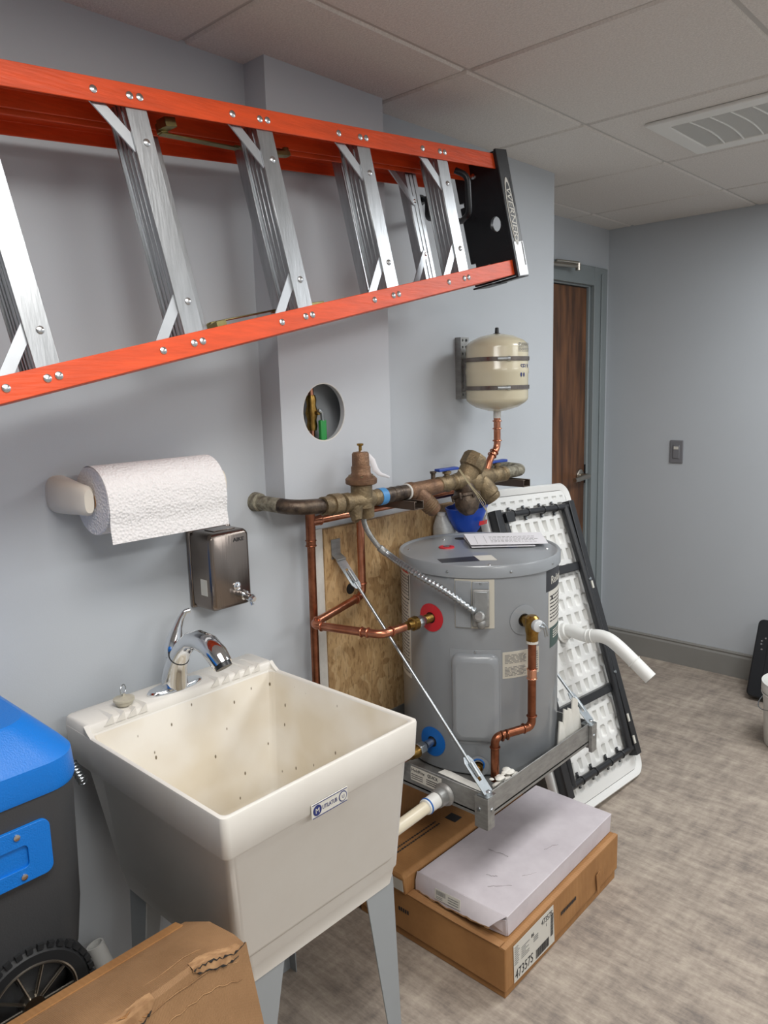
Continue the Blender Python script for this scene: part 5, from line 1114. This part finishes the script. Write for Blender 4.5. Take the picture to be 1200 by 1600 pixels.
# wheels with knobbly tyres
def wheel(x0, yc, zc):
    w_ = MB(); R_ = .100; W_ = .045
    w_.loft([[V((x0+h, yc+r*math.cos(a), zc+r*math.sin(a))) for a in [2*PI*k/48 for k in range(48)]] for r, h in [(.068, .004), (.090, .002), (R_-.003, .010), (R_, .018), (R_, W_-.018), (R_-.003, W_-.010), (.090, W_-.002), (.068, W_-.004)]], close=True)
    for k in range(36):
        a = 2*PI*k/36; c_, s_ = math.cos(a), math.sin(a); t_ = V((0, -s_, c_)); n_ = V((0, c_, s_)); o_ = V((x0, yc, zc))+n_*(R_-.001)
        for xa, xb in ((.004, .020), (.026, .042)):
            sh_ = t_*(.003 if xa < .01 else -.003); w_.prism([o_+V((xa, 0, 0))-t_*.005+sh_-n_*.004, o_+V((xb, 0, 0))-t_*.005+sh_-n_*.004, o_+V((xb, 0, 0))+t_*.005+sh_-n_*.004, o_+V((xa, 0, 0))+t_*.005+sh_-n_*.004], n_*.009)
    ty_ = w_.build('tyre', 'tyre', ck)
    MB().torus((x0+W_-.006, yc, zc), (1, 0, 0), .0715, .0035, 48, 8).torus((x0+.006, yc, zc), (1, 0, 0), .0715, .0035, 48, 8).build('rim', 'nickel', ty_, label='silver rim ring')
    s_ = MB().cyl((x0+.002, yc, zc), (x0+W_-.002, yc, zc), .018)
    for k in range(10):
        a = 2*PI*k/10; s_.tube([(x0+W_-.008, yc+.014*math.cos(a), zc+.014*math.sin(a)), (x0+W_-.008, yc+.070*math.cos(a), zc+.070*math.sin(a))], .003, 8)
    s_.build('spokes', 'nickel', ty_)
wheel(.384, .400, .551); wheel(.035, .400, .551)
MB().cyl((.03, .400, .551), (.41, .400, .551), .010).box(.09, .36, .30, .47, .535, .60).build('axle_housing', 'black', ck, bevel=.003)
MB().box(.09, .36, -.30, -.24, .4506, .515).build('foot', 'black', ck, bevel=.004)
# tote under the cooler
tote = thing('storage_tote', 'grey storage tote under the cooler behind the leaning carton', 'tote', (.3, .1, 0))
MB().loft([rrect(.06, .52, -.42, .375, .03, .004, 5), rrect(.04, .55, -.45, .395, .035, .419, 5)]).build('tote_body', 'char', tote)
MB().loft([rrect(.035, .57, -.455, .405, .03, .4195, 5), rrect(.035, .57, -.455, .405, .03, .4445, 5), rrect(.05, .555, -.44, .39, .03, .4500, 5)]).build('tote_lid', 'char', tote)
# loose pvc offcut
tag(MB().lathe([(.016, 0), (.0195, 0), (.0195, .330), (.016, .330), (.016, 0)], (.150, .738, .0), (-.28, -.22, .94), 24).build('pvc_offcut', 'white', loc=(.15, .70, 0)), 'short white plastic pipe leaning on the wall between cooler and sink', 'pipe')

# ================================================================ RIGHT EDGE ITEMS
bk = thing('plastic_bucket', 'small white plastic bucket at the right edge of the floor', 'bucket', (.83, 3.33, 0))
BXx, BYy = .808, 3.34
MB().lathe([(.112, 0), (.115, .004), (.130, .235), (.136, .236), (.136, .268), (.133, .272), (.131, .268), (.126, .235), (.112, .008), (.02, .006)], (BXx, BYy, .001), (0, 0, 1), 48).build('pail', 'white', bk)
MB().torus((BXx, BYy, .273), (0, 0, 1), .134, .003, 48, 8).torus((BXx, BYy, .225), (0, 0, 1), .133, .003, 48, 8).build('rim', 'white', bk)
hw = [V((BXx+.137*math.cos(a)-.0*1, BYy+.137*math.sin(a), .245-.085*math.sin((a-PI*.62)/(PI*1.0)*PI)*1.0)) for a in [PI*.62+PI*k/20 for k in range(21)]]
MB().tube([V((BXx, BYy, 0))+V((p.x-BXx, p.y-BYy, 0))*1.05+V((0, 0, p.z)) for p in hw], .0022, 8).build('wire_handle', 'zinc', bk)
for i in (0, -1): MB().lathe([(.012, 0), (.010, .006)], (hw[i].x, hw[i].y, hw[i].z), (hw[i].x-BXx, hw[i].y-BYy, 0), 14).build('handle_ear', 'white', bk)
bc = thing('black_case', 'black plastic case leaning on the far wall behind the bucket', 'case', (.62, 3.8, 0))
cxf = frame_xf((.495, 3.755, .0), (1, .0, 0), (.09, .40, .93)) 
MB(cxf).loft([rrect(0, .30, 0, .375, .025, 0, 6), rrect(0, .30, 0, .375, .025, .055, 6)]).build('shell', 'black', bc, bevel=.006)
b = MB(cxf)
for (x, y) in ((.03, .27), (.03, .255), (.045, .285), (.035, .23)): b.lathe([(.005, 0), (.004, .0015)], (x, y, .0551), (0, 0, 1), 10)
b.build('screws', 'rivet', bc); MB(cxf).box(.06, .24, .05, .33, .0552, .058).build('raised_panel', 'black', bc, bevel=.003)

for o in bpy.data.objects:
    for k in ('_o', '_x'):
        if k in o.keys(): del o[k]
